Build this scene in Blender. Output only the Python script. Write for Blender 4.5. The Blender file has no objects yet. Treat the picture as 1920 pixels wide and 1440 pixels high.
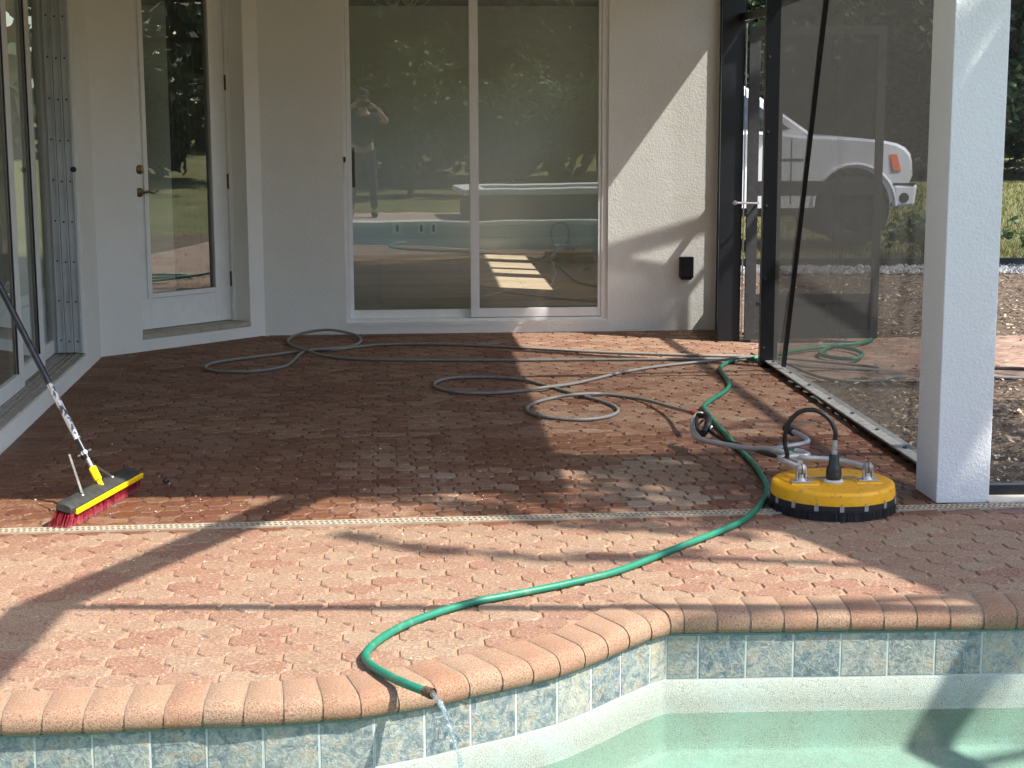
import bpy, bmesh, math, random
from mathutils import Vector, Matrix
R = math.radians
random.seed(7)
scene = bpy.context.scene
COL = scene.collection

# ------------------------------------------------------------------ camera
FPX = 3150.0; H = 1.64
TH = math.atan((720 - 190) / FPX); ROLL = R(0.2)
cf = Vector((0, math.cos(TH), -math.sin(TH))); r0 = Vector((1, 0, 0)); u0 = r0.cross(cf)
cr = r0 * math.cos(ROLL) - u0 * math.sin(ROLL); cu = u0 * math.cos(ROLL) + r0 * math.sin(ROLL)
CAM = Vector((0, 0, H))
cam = bpy.data.cameras.new('camera'); co = bpy.data.objects.new('camera', cam); COL.objects.link(co)
M = Matrix((( cr.x, cu.x, -cf.x), (cr.y, cu.y, -cf.y), (cr.z, cu.z, -cf.z))).to_4x4(); M.translation = CAM
co.matrix_world = M
cam.sensor_width = 36; cam.lens = FPX / 1920 * 36; cam.clip_end = 500; cam.clip_start = 0.02
scene.camera = co

# ------------------------------------------------------------------ light
KX, KY = 0.742, -0.335                      # horizontal run of the sun ray for each metre of height
sdir = Vector((KX, KY, 1)).normalized()
ELEV = math.asin(sdir.z)
w = bpy.data.worlds.new('World'); scene.world = w; w.use_nodes = True
nt = w.node_tree; bg = nt.nodes['Background']
sky = nt.nodes.new('ShaderNodeTexSky'); sky.sky_type = 'NISHITA'; sky.sun_disc = False
sky.sun_elevation = ELEV; sky.sun_rotation = math.atan2(sdir.x, sdir.y)
sky.air_density = 1.0; sky.dust_density = 1.4; sky.ozone_density = 1.0
nt.links.new(sky.outputs[0], bg.inputs[0]); bg.inputs[1].default_value = 0.15
sl = bpy.data.lights.new('sun', 'SUN'); sl.energy = 3.9; sl.angle = R(0.55); sl.color = (1.0, 0.965, 0.905)
so = bpy.data.objects.new('sun', sl); COL.objects.link(so)
so.rotation_euler = sdir.to_track_quat('Z', 'Y').to_euler(); so.location = (8, -4, 12)
scene.view_settings.view_transform = 'Standard'; scene.view_settings.look = 'None'
scene.view_settings.exposure = 1.38; scene.view_settings.gamma = 1.0

# ------------------------------------------------------------------ survey helpers (a pixel of the photograph to a point of the plan)
def ray(px, py): return cf + cr * ((px - 960) / FPX) - cu * ((py - 720) / FPX)
def G(px, py, z=0.0):
    d = ray(px, py); t = (z - H) / d.z; return CAM + d * t
class Frame:
    def __init__(s, a, b):
        s.a = Vector((a.x, a.y, 0)); d = Vector((b.x - a.x, b.y - a.y, 0)); s.L = d.length
        s.t = d.normalized(); s.n = Vector((s.t.y, -s.t.x, 0))
    def pt(s, u, z, o=0.0): return s.a + s.t * u + s.n * o + Vector((0, 0, z))
    def sz(s, px, py, o=0.0):
        d = ray(px, py); q = s.a + s.n * o; t = (q - CAM).dot(s.n) / d.dot(s.n)
        p = CAM + d * t; return (p - s.a).dot(s.t), p.z
def sunup(p, h): return Vector((p.x + KX * (h - p.z), p.y + KY * (h - p.z), h))

# ------------------------------------------------------------------ mesh helpers
class MB:
    def __init__(s): s.v = []; s.f = []; s.c = []
    def add(s, vs, fs, c=0.5):
        b = len(s.v); s.v += [tuple(v) for v in vs]; s.f += [tuple(i + b for i in f) for f in fs]
        s.c += [c] * len(vs)
    def box8(s, p, c=0.5):                   # 8 points: bottom ring 0-3, top ring 4-7 counter-clockwise from above
        s.add(p, [(3, 2, 1, 0), (4, 5, 6, 7), (0, 1, 5, 4), (1, 2, 6, 5), (2, 3, 7, 6), (3, 0, 4, 7)], c)
    def box(s, x0, x1, y0, y1, z0, z1, c=0.5):
        s.box8([(x0, y0, z0), (x1, y0, z0), (x1, y1, z0), (x0, y1, z0), (x0, y0, z1), (x1, y0, z1), (x1, y1, z1), (x0, y1, z1)], c)
    def fbox(s, F, s0, s1, z0, z1, o0, o1, c=0.5):   # box in a wall's frame (o = distance in front of the wall)
        if o1 < o0: o0, o1 = o1, o0
        P = F.pt
        s.box8([P(s0, z0, o1), P(s1, z0, o1), P(s1, z0, o0), P(s0, z0, o0), P(s0, z1, o1), P(s1, z1, o1), P(s1, z1, o0), P(s0, z1, o0)], c)
    def bar(s, a, b, w, h, up=(0, 0, 1), c=0.5):     # rectangular bar between two points
        a = Vector(a); b = Vector(b); d = (b - a).normalized(); up = Vector(up)
        if abs(d.dot(up)) > .98: up = Vector((0, 1, 0))
        x = d.cross(up).normalized() * w / 2; y = x.cross(d).normalized() * h / 2
        s.box8([a - x - y, a + x - y, b + x - y, b - x - y, a - x + y, a + x + y, b + x + y, b - x + y], c)
    def tube(s, pts, r, n=10, cap=True, c=0.5):
        pts = [Vector(p) for p in pts]; rs = r if isinstance(r, (list, tuple)) else [r] * len(pts)
        up = Vector((0, 0, 1)); vs = []; prev = None
        for i, p in enumerate(pts):
            d = (pts[min(i + 1, len(pts) - 1)] - pts[max(i - 1, 0)])
            if d.length < 1e-7: d = Vector((0, 0, 1))
            d.normalize()
            if prev is None:
                x = d.cross(up if abs(d.z) < .9 else Vector((1, 0, 0))).normalized()
            else:
                x = (prev - d * prev.dot(d)).normalized()
            prev = x; y = d.cross(x)
            for k in range(n):
                a = 2 * math.pi * k / n; vs.append(p + x * (math.cos(a) * rs[i]) + y * (math.sin(a) * rs[i]))
        fs = [(i * n + k, i * n + (k + 1) % n, (i + 1) * n + (k + 1) % n, (i + 1) * n + k) for i in range(len(pts) - 1) for k in range(n)]
        if cap: fs += [tuple(range(n))[::-1], tuple((len(pts) - 1) * n + k for k in range(n))]
        s.add(vs, fs, c)
    def lathe(s, prof, at=(0, 0, 0), axis=(0, 0, 1), n=32, c=0.5):   # prof: (radius, height)
        ax = Vector(axis).normalized(); x = ax.cross(Vector((0, 0, 1)) if abs(ax.z) < .9 else Vector((1, 0, 0))).normalized(); y = ax.cross(x)
        at = Vector(at); vs = []
        for (r, h) in prof:
            for k in range(n):
                a = 2 * math.pi * k / n; vs.append(at + ax * h + (x * math.cos(a) + y * math.sin(a)) * max(r, 1e-5))
        fs = [(i * n + k, i * n + (k + 1) % n, (i + 1) * n + (k + 1) % n, (i + 1) * n + k) for i in range(len(prof) - 1) for k in range(n)]
        s.add(vs, fs, c)
    def prism(s, poly, z0, z1, c=0.5):
        n = len(poly); vs = [(p[0], p[1], z0) for p in poly] + [(p[0], p[1], z1) for p in poly]
        s.add(vs, [tuple(range(n))[::-1], tuple(range(n, 2 * n))] + [(i, (i + 1) % n, n + (i + 1) % n, n + i) for i in range(n)], c)
    def build(s, name, mat, parent=None, smooth=False, bevel=0, attr=False, root=None):
        me = bpy.data.meshes.new(name)
        root = root or parent
        while root is not None and root.parent is not None: root = root.parent
        off = Vector(root.location) if root is not None else Vector((0, 0, 0))
        me.from_pydata([(v[0] - off.x, v[1] - off.y, v[2] - off.z) for v in s.v], [], s.f)
        if attr:
            a = me.attributes.new('tint', 'FLOAT', 'POINT'); a.data.foreach_set('value', s.c)
        me.materials.append(mat); me.validate()
        if smooth:
            me.polygons.foreach_set('use_smooth', [True] * len(me.polygons))
            try: me.set_sharp_from_angle(angle=R(40))
            except Exception: pass
        o = bpy.data.objects.new(name, me); COL.objects.link(o)
        if parent is not None: o.parent = parent
        if bevel:
            m = o.modifiers.new('bevel', 'BEVEL'); m.width = bevel; m.segments = 2; m.limit_method = 'ANGLE'
        return o
def spline(pts, step=0.02):
    pts = [Vector(p) for p in pts]; P = [pts[0] * 2 - pts[1]] + pts + [pts[-1] * 2 - pts[-2]]; out = []
    for i in range(1, len(P) - 2):
        a, b, c_, d = P[i - 1], P[i], P[i + 1], P[i + 2]; n = max(2, int((c_ - b).length / step))
        for k in range(n):
            t = k / n
            out.append(0.5 * ((2 * b) + (c_ - a) * t + (2 * a - 5 * b + 4 * c_ - d) * t * t + (3 * b - a - 3 * c_ + d) * t ** 3))
    out.append(pts[-1]); return out
def thing(name, label, cat, loc=(0, 0, 0), group=None):
    o = bpy.data.objects.new(name, None); COL.objects.link(o); o.location = loc; o.empty_display_size = .1
    return tag(o, label, cat, group)
def tag(o, label=None, cat=None, group=None, kind=None):
    if label: o['label'] = label
    if cat: o['category'] = cat
    if group: o['group'] = group
    if kind: o['kind'] = kind
    return o

# ------------------------------------------------------------------ materials
def srgb(r, g, b):
    f = lambda c: (c / 255 / 12.92) if c <= 10 else ((c / 255 + .055) / 1.055) ** 2.4
    return (f(r), f(g), f(b), 1)
class MT:
    def __init__(s, name):
        s.m = bpy.data.materials.new(name); s.m.use_nodes = True; s.t = s.m.node_tree
        s.b = s.t.nodes['Principled BSDF']; s.out = s.t.nodes['Material Output']
        s.co = s.t.nodes.new('ShaderNodeNewGeometry').outputs['Position']
    def N(s, typ, **k):
        n = s.t.nodes.new(typ)
        for a, v in k.items(): setattr(n, a, v)
        return n
    def L(s, a, b): s.t.links.new(a, b)
    def noise(s, scale, detail=4, rough=.55, co=None, dist=0):
        n = s.N('ShaderNodeTexNoise'); n.inputs['Scale'].default_value = scale; n.inputs['Detail'].default_value = detail
        n.inputs['Roughness'].default_value = rough; n.inputs['Distortion'].default_value = dist
        s.L(co or s.co, n.inputs['Vector']); return n.outputs[0]
    def map(s, scale, rot=0):
        n = s.N('ShaderNodeMapping'); n.inputs['Scale'].default_value = scale; n.inputs['Rotation'].default_value = (0, 0, rot); s.L(s.co, n.inputs['Vector']); return n.outputs[0]
    def ramp(s, f, stops, interp='LINEAR'):
        n = s.N('ShaderNodeValToRGB'); e = n.color_ramp.elements; n.color_ramp.interpolation = interp
        while len(e) < len(stops): e.new(.5)
        for i, (p, c) in enumerate(stops):
            e[i].position = p; e[i].color = c if len(c) == 4 else (*c, 1)
        s.L(f, n.inputs[0]); return n.outputs[0]
    def mix(s, f, a, b, mode='MIX'):
        n = s.N('ShaderNodeMix', data_type='RGBA', blend_type=mode)
        for i, v in ((0, f), (6, a), (7, b)):
            if hasattr(v, 'node'): s.L(v, n.inputs[i])
            else: n.inputs[i].default_value = v
        return n.outputs[2]
    def math(s, op, a, b=0.0):
        n = s.N('ShaderNodeMath', operation=op)
        for i, v in ((0, a), (1, b)):
            if hasattr(v, 'node'): s.L(v, n.inputs[i])
            else: n.inputs[i].default_value = v
        return n.outputs[0]
    def attr(s, name): return s.N('ShaderNodeAttribute', attribute_name=name).outputs['Fac']
    def set(s, color=None, rough=None, metal=None, spec=None, coat=None):
        for k, v in (('Base Color', color), ('Roughness', rough), ('Metallic', metal), ('Specular IOR Level', spec), ('Coat Weight', coat)):
            if v is None: continue
            if hasattr(v, 'node'): s.L(v, s.b.inputs[k])
            else: s.b.inputs[k].default_value = v
        return s
    def bump(s, h, dist=.002, strength=1.0):
        n = s.N('ShaderNodeBump'); n.inputs['Distance'].default_value = dist; n.inputs['Strength'].default_value = strength
        s.L(h, n.inputs['Height']); s.L(n.outputs[0], s.b.inputs['Normal']); return s
def plain(name, col, rough=.5, metal=0, nscale=30, var=.12, bump=0.0, coat=0):
    m = MT(name); n = m.noise(nscale, 5)
    c = (*col, 1) if len(col) == 3 else col
    d = tuple(x * (1 - var) for x in c[:3]) + (1,); l = tuple(min(1, x * (1 + var)) for x in c[:3]) + (1,)
    m.set(m.ramp(n, [(.3, d), (.7, l)]), rough, metal, coat=coat)
    if bump: m.bump(m.noise(nscale * 3, 3), bump)
    return m.m

def mk_stucco(name, col):
    m = MT(name); big = m.noise(1.3, 4); c = m.mix(m.ramp(big, [(.35, (0, 0, 0)), (.7, (1, 1, 1))]), tuple(x * .93 for x in col) + (1,), (*col, 1))
    m.set(c, .88, spec=.25)
    n1 = m.noise(75, 4, .6); n2 = m.noise(320, 2, .5); n3 = m.noise(16, 3, .5)
    m.bump(m.math('ADD', m.math('ADD', m.math('MULTIPLY', n1, 1.0), m.math('MULTIPLY', n2, .3)), m.math('MULTIPLY', n3, .6)), .0045, .85); return m.m
STUCCO = mk_stucco('stucco_cream', (.88, .885, .81))
PILLARM = mk_stucco('stucco_white', (.78, .79, .765))
TRIM = plain('trim_paint', (.70, .70, .66), .6, nscale=4, var=.05)
WHITEFRAME = plain('white_frame_paint', (.84, .85, .81), .38, nscale=12, var=.04)
SILLM = plain('sill_aluminium_dirty', (.34, .32, .28), .6, nscale=18, var=.3)
ALU = plain('shutter_aluminium', (.58, .61, .60), .5, .1, nscale=6, var=.12)
BLACKRUB = plain('black_rubber_seal', (.012, .012, .013), .55)
BRASS = plain('aged_brass', (.24, .19, .09), .35, .9, nscale=80, var=.4)
RUST = plain('rusted_hinge', (.12, .07, .045), .7, .4, nscale=120, var=.5)
BLACKALU = plain('black_powder_coat', (.006, .007, .009), .38, 0, nscale=25, var=.3)
GREYALU = plain('worn_grey_aluminium', (.36, .355, .33), .5, .35, nscale=22, var=.3)
CHROME = plain('chrome_fitting', (.72, .72, .72), .25, 1)
SCREWM = plain('screw_dark', (.05, .05, .05), .6, .3)

def mk_paver():
    m = MT('interlocking_clay_paver'); t = m.attr('tint'); w_ = m.attr('wet')
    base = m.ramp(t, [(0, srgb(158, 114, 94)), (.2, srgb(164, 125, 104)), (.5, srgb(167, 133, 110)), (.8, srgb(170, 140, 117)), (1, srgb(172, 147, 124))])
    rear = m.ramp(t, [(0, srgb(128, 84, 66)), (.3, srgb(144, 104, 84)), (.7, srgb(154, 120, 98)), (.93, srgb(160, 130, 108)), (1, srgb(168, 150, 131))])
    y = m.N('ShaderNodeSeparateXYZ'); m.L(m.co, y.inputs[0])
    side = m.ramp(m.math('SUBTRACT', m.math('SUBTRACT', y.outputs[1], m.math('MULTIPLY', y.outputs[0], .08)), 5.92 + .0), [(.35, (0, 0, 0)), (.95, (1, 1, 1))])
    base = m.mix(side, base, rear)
    sp = m.noise(260, 2, .7); sp2 = m.noise(120, 3, .6); st = m.noise(3.2, 5, .6, dist=.6); st2 = m.noise(.9, 3)
    base = m.mix(m.ramp(sp, [(.38, (1, 1, 1)), (.5, (0, 0, 0))]), base, m.mix(.6, base, srgb(120, 74, 56)))
    base = m.mix(m.ramp(sp2, [(.6, (0, 0, 0)), (.70, (.75, .75, .75))]), base, srgb(226, 200, 172))
    base = m.mix(m.ramp(st, [(.50, (0, 0, 0)), (.75, (.35, .35, .35))]), base, m.mix(1, base, (.62, .54, .50, 1), 'MULTIPLY'))
    base = m.mix(m.ramp(st2, [(.55, (0, 0, 0)), (.8, (.2, .2, .2))]), base, srgb(190, 175, 155))
    gr2 = m.noise(95, 4, .75); base = m.mix(m.ramp(gr2, [(.42, (.55,) * 3), (.5, (0, 0, 0))]), base, m.mix(1, base, (.62, .55, .50, 1), 'MULTIPLY')); base = m.mix(m.ramp(gr2, [(.54, (0, 0, 0)), (.64, (.5,) * 3)]), base, srgb(206, 182, 154))
    base = m.mix(1, base, (.72, .74, .71, 1), 'MULTIPLY')
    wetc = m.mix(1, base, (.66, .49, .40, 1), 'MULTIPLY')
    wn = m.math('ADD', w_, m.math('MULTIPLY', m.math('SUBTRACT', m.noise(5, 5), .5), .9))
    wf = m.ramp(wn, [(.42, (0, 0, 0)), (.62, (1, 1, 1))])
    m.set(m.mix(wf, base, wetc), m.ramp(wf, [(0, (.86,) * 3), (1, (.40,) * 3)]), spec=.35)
    m.bump(m.math('ADD', m.noise(230, 3, .7), m.math('MULTIPLY', m.noise(40, 3), .9)), .0022, .9); return m.m
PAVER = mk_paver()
def mk_sand():
    m = MT('joint_sand'); y = m.N('ShaderNodeSeparateXYZ'); m.L(m.co, y.inputs[0])
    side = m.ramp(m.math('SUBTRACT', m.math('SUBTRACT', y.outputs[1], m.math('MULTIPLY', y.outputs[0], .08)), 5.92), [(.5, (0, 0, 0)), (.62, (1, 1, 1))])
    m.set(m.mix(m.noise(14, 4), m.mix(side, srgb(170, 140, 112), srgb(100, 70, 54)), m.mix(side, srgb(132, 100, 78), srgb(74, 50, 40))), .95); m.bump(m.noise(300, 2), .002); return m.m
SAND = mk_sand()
def mk_coping():
    m = MT('coping_brick'); t = m.attr('tint')
    base = m.ramp(t, [(0, srgb(166, 122, 94)), (.5, srgb(174, 134, 106)), (1, srgb(176, 144, 116))])
    base = m.mix(m.ramp(m.noise(210, 3, .7), [(.40, (1, 1, 1)), (.5, (0, 0, 0))]), base, srgb(140, 92, 68))
    base = m.mix(m.ramp(m.noise(240, 2, .6), [(.58, (0, 0, 0)), (.68, (.8, .8, .8))]), base, srgb(196, 172, 152))
    base = m.mix(m.ramp(m.noise(7, 5), [(.5, (0, 0, 0)), (.75, (.5, .5, .5))]), base, srgb(166, 108, 78))
    base = m.mix(1, base, (.70, .75, .76, 1), 'MULTIPLY')
    m.set(base, .85, spec=.3); m.bump(m.noise(260, 3, .7), .0018); return m.m
COPING = mk_coping()
GROUT = plain('pale_grout', srgb(140, 118, 96)[:3], .95, nscale=60, var=.15, bump=.002)
def mk_slate():
    m = MT('slate_look_tile'); t = m.attr('tint')
    co = m.N('ShaderNodeVectorMath', operation='ADD'); m.L(m.co, co.inputs[0])
    cx = m.N('ShaderNodeCombineXYZ'); m.L(m.math('MULTIPLY', t, 37), cx.inputs[0]); m.L(m.math('MULTIPLY', t, 91), cx.inputs[2]); m.L(cx.outputs[0], co.inputs[1])
    n = m.noise(17, 8, .70, co.outputs[0], 1.0); n2 = m.noise(42, 7, .72, co.outputs[0], 1.4)
    v = m.math('ABSOLUTE', m.math('SUBTRACT', m.noise(20, 7, .68, co.outputs[0], 1.6), .5))
    c = m.ramp(n, [(.36, srgb(70, 88, 98)), (.45, srgb(104, 124, 130)), (.52, srgb(136, 150, 150)), (.58, srgb(164, 160, 142)), (.66, srgb(150, 130, 104))])
    c = m.mix(m.ramp(v, [(0, (.85,) * 3), (.035, (0, 0, 0))]), c, m.ramp(t, [(0, srgb(64, 78, 88)), (.55, srgb(84, 96, 100)), (1, srgb(184, 182, 168))]))
    c = m.mix(m.ramp(n2, [(.50, (0, 0, 0)), (.60, (.7, .7, .7))]), c, srgb(176, 180, 172))
    c = m.mix(m.ramp(n2, [(.36, (.6, .6, .6)), (.44, (0, 0, 0))]), c, srgb(92, 106, 110))
    c = m.mix(.22, c, m.ramp(t, [(0, srgb(84, 96, 102)), (.5, srgb(124, 134, 138)), (1, srgb(176, 170, 152))]))
    c = m.mix(1, c, (.98, .94, .88, 1), 'MULTIPLY')
    m.set(c, .38, spec=.5); m.bump(m.math('ADD', n, n2), .005, .9); return m.m
SLATE = mk_slate()
def mk_plaster():
    m = MT('aqua_pool_plaster'); n = m.noise(420, 2, .6); n2 = m.noise(5, 5, .6)
    c = m.mix(m.ramp(n, [(.4, (1, 1, 1)), (.52, (0, 0, 0))]), srgb(158, 163, 150), srgb(102, 112, 104))
    c = m.mix(m.ramp(n2, [(.45, (0, 0, 0)), (.7, (.5, .5, .5))]), c, srgb(152, 174, 166))
    m.set(c, .8); m.bump(n, .002); return m.m
PLASTER = mk_plaster()
def mk_glass(name, refl, tint, rough=.0, wob=.0003, haze=.0):
    m = MT(name); tr = m.N('ShaderNodeBsdfTransparent'); tr.inputs[0].default_value = (*tint, 1)
    gl = m.N('ShaderNodeBsdfGlossy'); gl.inputs['Roughness'].default_value = rough; gl.inputs[0].default_value = (.95, 1, .97, 1)
    b = m.N('ShaderNodeBump'); b.inputs['Distance'].default_value = wob; m.L(m.noise(1.6, 2), b.inputs['Height']); m.L(b.outputs[0], gl.inputs['Normal'])
    fr = m.N('ShaderNodeFresnel'); fr.inputs[0].default_value = 1.5
    mx = m.N('ShaderNodeMixShader'); m.L(m.math('MINIMUM', m.math('ADD', m.math('MULTIPLY', fr.outputs[0], 1.3), refl), 1.0), mx.inputs[0])
    m.L(tr.outputs[0], mx.inputs[1]); m.L(gl.outputs[0], mx.inputs[2]); last = mx
    if haze:  # pale diffuse film, a grey veil painted into the glass
        df = m.N('ShaderNodeBsdfDiffuse'); df.inputs[0].default_value = (.42, .42, .38, 1)
        m2 = m.N('ShaderNodeMixShader'); m.L(m.math('MULTIPLY', m.ramp(m.noise(2.5, 5), [(.3, (.6,) * 3), (.7, (1, 1, 1))]), haze), m2.inputs[0])
        m.L(mx.outputs[0], m2.inputs[1]); m.L(df.outputs[0], m2.inputs[2]); last = m2
    m.L(last.outputs[0], m.out.inputs[0]); m.t.nodes.remove(m.b); return m.m
GLASS = mk_glass('tinted_door_glass', .11, (.84, .87, .81), haze=.07)
GLASS2 = mk_glass('clear_door_glass', .16, (.80, .85, .82), haze=.10)
WATER = None
def mk_water():
    m = MT('pool_water'); tr = m.N('ShaderNodeBsdfTransparent'); tr.inputs[0].default_value = (.82, .985, .94, 1)
    gl = m.N('ShaderNodeBsdfGlossy'); gl.inputs['Roughness'].default_value = .02
    b = m.N('ShaderNodeBump'); b.inputs['Distance'].default_value = .01; b.inputs['Strength'].default_value = .5; m.L(m.noise(9, 3, .5, m.map((1, .55, 1))), b.inputs['Height'])
    m.L(b.outputs[0], gl.inputs['Normal']); fr = m.N('ShaderNodeFresnel'); fr.inputs[0].default_value = 1.33; m.L(b.outputs[0], fr.inputs['Normal'])
    mx = m.N('ShaderNodeMixShader'); m.L(fr.outputs[0], mx.inputs[0]); m.L(tr.outputs[0], mx.inputs[1]); m.L(gl.outputs[0], mx.inputs[2])
    m.L(mx.outputs[0], m.out.inputs[0]); m.t.nodes.remove(m.b); return m.m
WATER = mk_water()
def mk_screen(name, base, col):
    # insect mesh: the slanter the ray, the more thread it crosses
    m = MT(name); g = m.N('ShaderNodeNewGeometry'); d = m.N('ShaderNodeVectorMath', operation='DOT_PRODUCT')
    m.L(g.outputs['Normal'], d.inputs[0]); m.L(g.outputs['Incoming'], d.inputs[1])
    cosv = m.math('MAXIMUM', m.math('ABSOLUTE', d.outputs['Value']), .12)
    T = m.math('POWER', base, m.math('DIVIDE', 1.0, cosv))
    st = m.ramp(m.noise(1, 5, .6, m.map((9, 9, .9))), [(.35, (.88,) * 3), (.65, (1.0,) * 3)])
    T = m.math('MULTIPLY', T, st)
    tr = m.N('ShaderNodeBsdfTransparent'); df = m.N('ShaderNodeBsdfDiffuse'); tl = m.N('ShaderNodeBsdfTranslucent')
    df.inputs[0].default_value = (*col, 1); tl.inputs[0].default_value = (*col, 1)
    a = m.N('ShaderNodeMixShader'); a.inputs[0].default_value = .35; m.L(df.outputs[0], a.inputs[1]); m.L(tl.outputs[0], a.inputs[2])
    mx = m.N('ShaderNodeMixShader'); m.L(T, mx.inputs[0]); m.L(a.outputs[0], mx.inputs[1]); m.L(tr.outputs[0], mx.inputs[2])
    m.L(mx.outputs[0], m.out.inputs[0]); m.t.nodes.remove(m.b); return m.m
SCREEN = mk_screen('insect_mesh', .66, (.085, .083, .074)); SCREEN2 = mk_screen('clean_insect_mesh', .90, (.12, .12, .11))
def mk_leaf(name, cols, rough=.55, trans=.25):
    m = MT(name); t = m.attr('tint'); n = len(cols)
    c = m.ramp(t, [(i / (n - 1), cols[i]) for i in range(n)]); m.set(c, rough, spec=.3)
    tl = m.N('ShaderNodeBsdfTranslucent'); m.L(c, tl.inputs[0]); mx = m.N('ShaderNodeMixShader'); mx.inputs[0].default_value = trans
    m.L(m.b.outputs[0], mx.inputs[1]); m.L(tl.outputs[0], mx.inputs[2]); m.L(mx.outputs[0], m.out.inputs[0]); return m.m
LEAF_DARK = mk_leaf('dark_leaves', [(.014, .024, .010, 1), (.034, .058, .022, 1), (.075, .105, .04, 1)])
LEAF_MID = mk_leaf('hedge_leaves', [(.03, .05, .015, 1), (.07, .11, .03, 1), (.14, .19, .06, 1)])
LEAF_PALE = mk_leaf('pale_leaves', [(.08, .13, .05, 1), (.18, .24, .12, 1), (.32, .36, .22, 1)])
BARK = plain('bark', (.10, .075, .055), .9, nscale=20, var=.4, bump=.01)
def mk_grass():
    m = MT('lawn'); n = m.noise(2.2, 5); n2 = m.noise(40, 4, .7); n3 = m.noise(.6, 3)
    c = m.mix(n2, srgb(86, 88, 52), srgb(136, 132, 92)); c = m.mix(m.ramp(n, [(.45, (0, 0, 0)), (.65, (1, 1, 1))]), c, srgb(146, 132, 92))
    c = m.mix(m.ramp(n3, [(.4, (0, 0, 0)), (.6, (.6, .6, .6))]), c, srgb(96, 104, 60))
    m.set(c, .95, spec=.1); m.bump(n2, .03); return m.m
LAWN = mk_grass()
def mk_mulch():
    m = MT('mulch'); n = m.noise(9, 6, .7); n2 = m.noise(60, 4, .8)
    c = m.mix(m.ramp(n, [(.35, (0, 0, 0)), (.65, (1, 1, 1))]), srgb(62, 50, 42), srgb(138, 116, 96)); c = m.mix(m.ramp(n2, [(.5, (0, 0, 0)), (.62, (.8, .8, .8))]), c, srgb(174, 156, 134))
    m.set(c, .97, spec=.1); m.bump(m.math('ADD', n, n2), .03); return m.m
MULCH = mk_mulch()
def mk_planks():
    m = MT('wood_plank_floor'); br = m.N('ShaderNodeTexBrick'); br.inputs['Scale'].default_value = 1.0; br.inputs['Brick Width'].default_value = 1.2; br.inputs['Row Height'].default_value = .16
    br.inputs['Mortar Size'].default_value = .003; br.inputs['Color1'].default_value = srgb(200, 176, 150); br.inputs['Color2'].default_value = srgb(166, 144, 122); br.inputs['Mortar'].default_value = srgb(50, 40, 34)
    br.offset = .37; m.L(m.map((1, 1, 1), R(-4.5)), br.inputs['Vector'])
    c = m.mix(m.ramp(m.noise(1, 6, .6, m.map((4, 60, 1), R(-4.5))), [(.35, (0, 0, 0)), (.7, (.7, .7, .7))]), br.outputs[0], srgb(222, 204, 180)); m.set(c, .42); return m.m
PLANKS = mk_planks()
INWALL = plain('interior_wall_paint', (.76, .77, .71), .9, nscale=2, var=.04)
INTRIM = plain('interior_trim_paint', (.86, .90, .88), .6, nscale=3, var=.03)
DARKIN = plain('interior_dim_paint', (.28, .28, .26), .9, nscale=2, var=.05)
ROOFM = plain('roof_soffit_paint', (.86, .85, .78), .85, nscale=5, var=.05)

# ------------------------------------------------------------------ survey of the site
BW = Frame(G(498, 629.5), G(1340, 619))                 # back wall
AW = Frame(G(190, 670), G(498, 629.5))                  # angled wall with glazed door
lw0 = G(0, 853); lw1 = G(190, 670); LW = Frame(lw0 + (lw0 - lw1) * .75, lw1)   # left wall, starting nearer the camera
SW = Frame(G(1440, 685), G(1722, 875))                  # screen wall, running towards the camera
YAW = .078
U = Vector((math.cos(YAW), math.sin(YAW), 0)); V = Vector((-math.sin(YAW), math.cos(YAW), 0))
WTOP = 2.77

# ------------------------------------------------------------------ house
house = thing('house', 'cream stucco house with white glazed doors round a covered patio', 'house', (-1.0, 12.0, 0))
def wall_mesh(F, s0, s1, z0, z1, holes, th, front=0.0):
    ss = sorted({s0, s1} | {h[0] for h in holes} | {h[1] for h in holes}); zs = sorted({z0, z1} | {h[2] for h in holes} | {h[3] for h in holes})
    def solid(i, j):
        if i < 0 or j < 0 or i >= len(ss) - 1 or j >= len(zs) - 1: return False
        a = (ss[i] + ss[i + 1]) / 2; b = (zs[j] + zs[j + 1]) / 2
        return not any(h[0] < a < h[1] and h[2] < b < h[3] for h in holes)
    mb = MB(); P = F.pt; f = front; k = front - th
    for i in range(len(ss) - 1):
        for j in range(len(zs) - 1):
            if not solid(i, j): continue
            a, b, c, d = ss[i], ss[i + 1], zs[j], zs[j + 1]
            mb.add([P(a, c, f), P(b, c, f), P(b, d, f), P(a, d, f)], [(0, 1, 2, 3)]); mb.add([P(a, c, k), P(b, c, k), P(b, d, k), P(a, d, k)], [(3, 2, 1, 0)])
            if not solid(i - 1, j): mb.add([P(a, c, k), P(a, c, f), P(a, d, f), P(a, d, k)], [(0, 1, 2, 3)])
            if not solid(i + 1, j): mb.add([P(b, c, k), P(b, c, f), P(b, d, f), P(b, d, k)], [(3, 2, 1, 0)])
            if not solid(i, j - 1): mb.add([P(a, c, k), P(b, c, k), P(b, c, f), P(a, c, f)], [(0, 1, 2, 3)])
            if not solid(i, j + 1): mb.add([P(a, d, k), P(b, d, k), P(b, d, f), P(a, d, f)], [(3, 2, 1, 0)])
    return mb
# back wall
ds0, dz0 = BW.sz(649.5, 601); ds1, _ = BW.sz(1139, 596); dz0 = .088; DTOP = 2.53
bend = BW.sz(1343, 400)[0]
wall_mesh(BW, 0.0, bend, -.05, WTOP, [(ds0, ds1, dz0, DTOP)], .2).build('back_wall', STUCCO, house)
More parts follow.
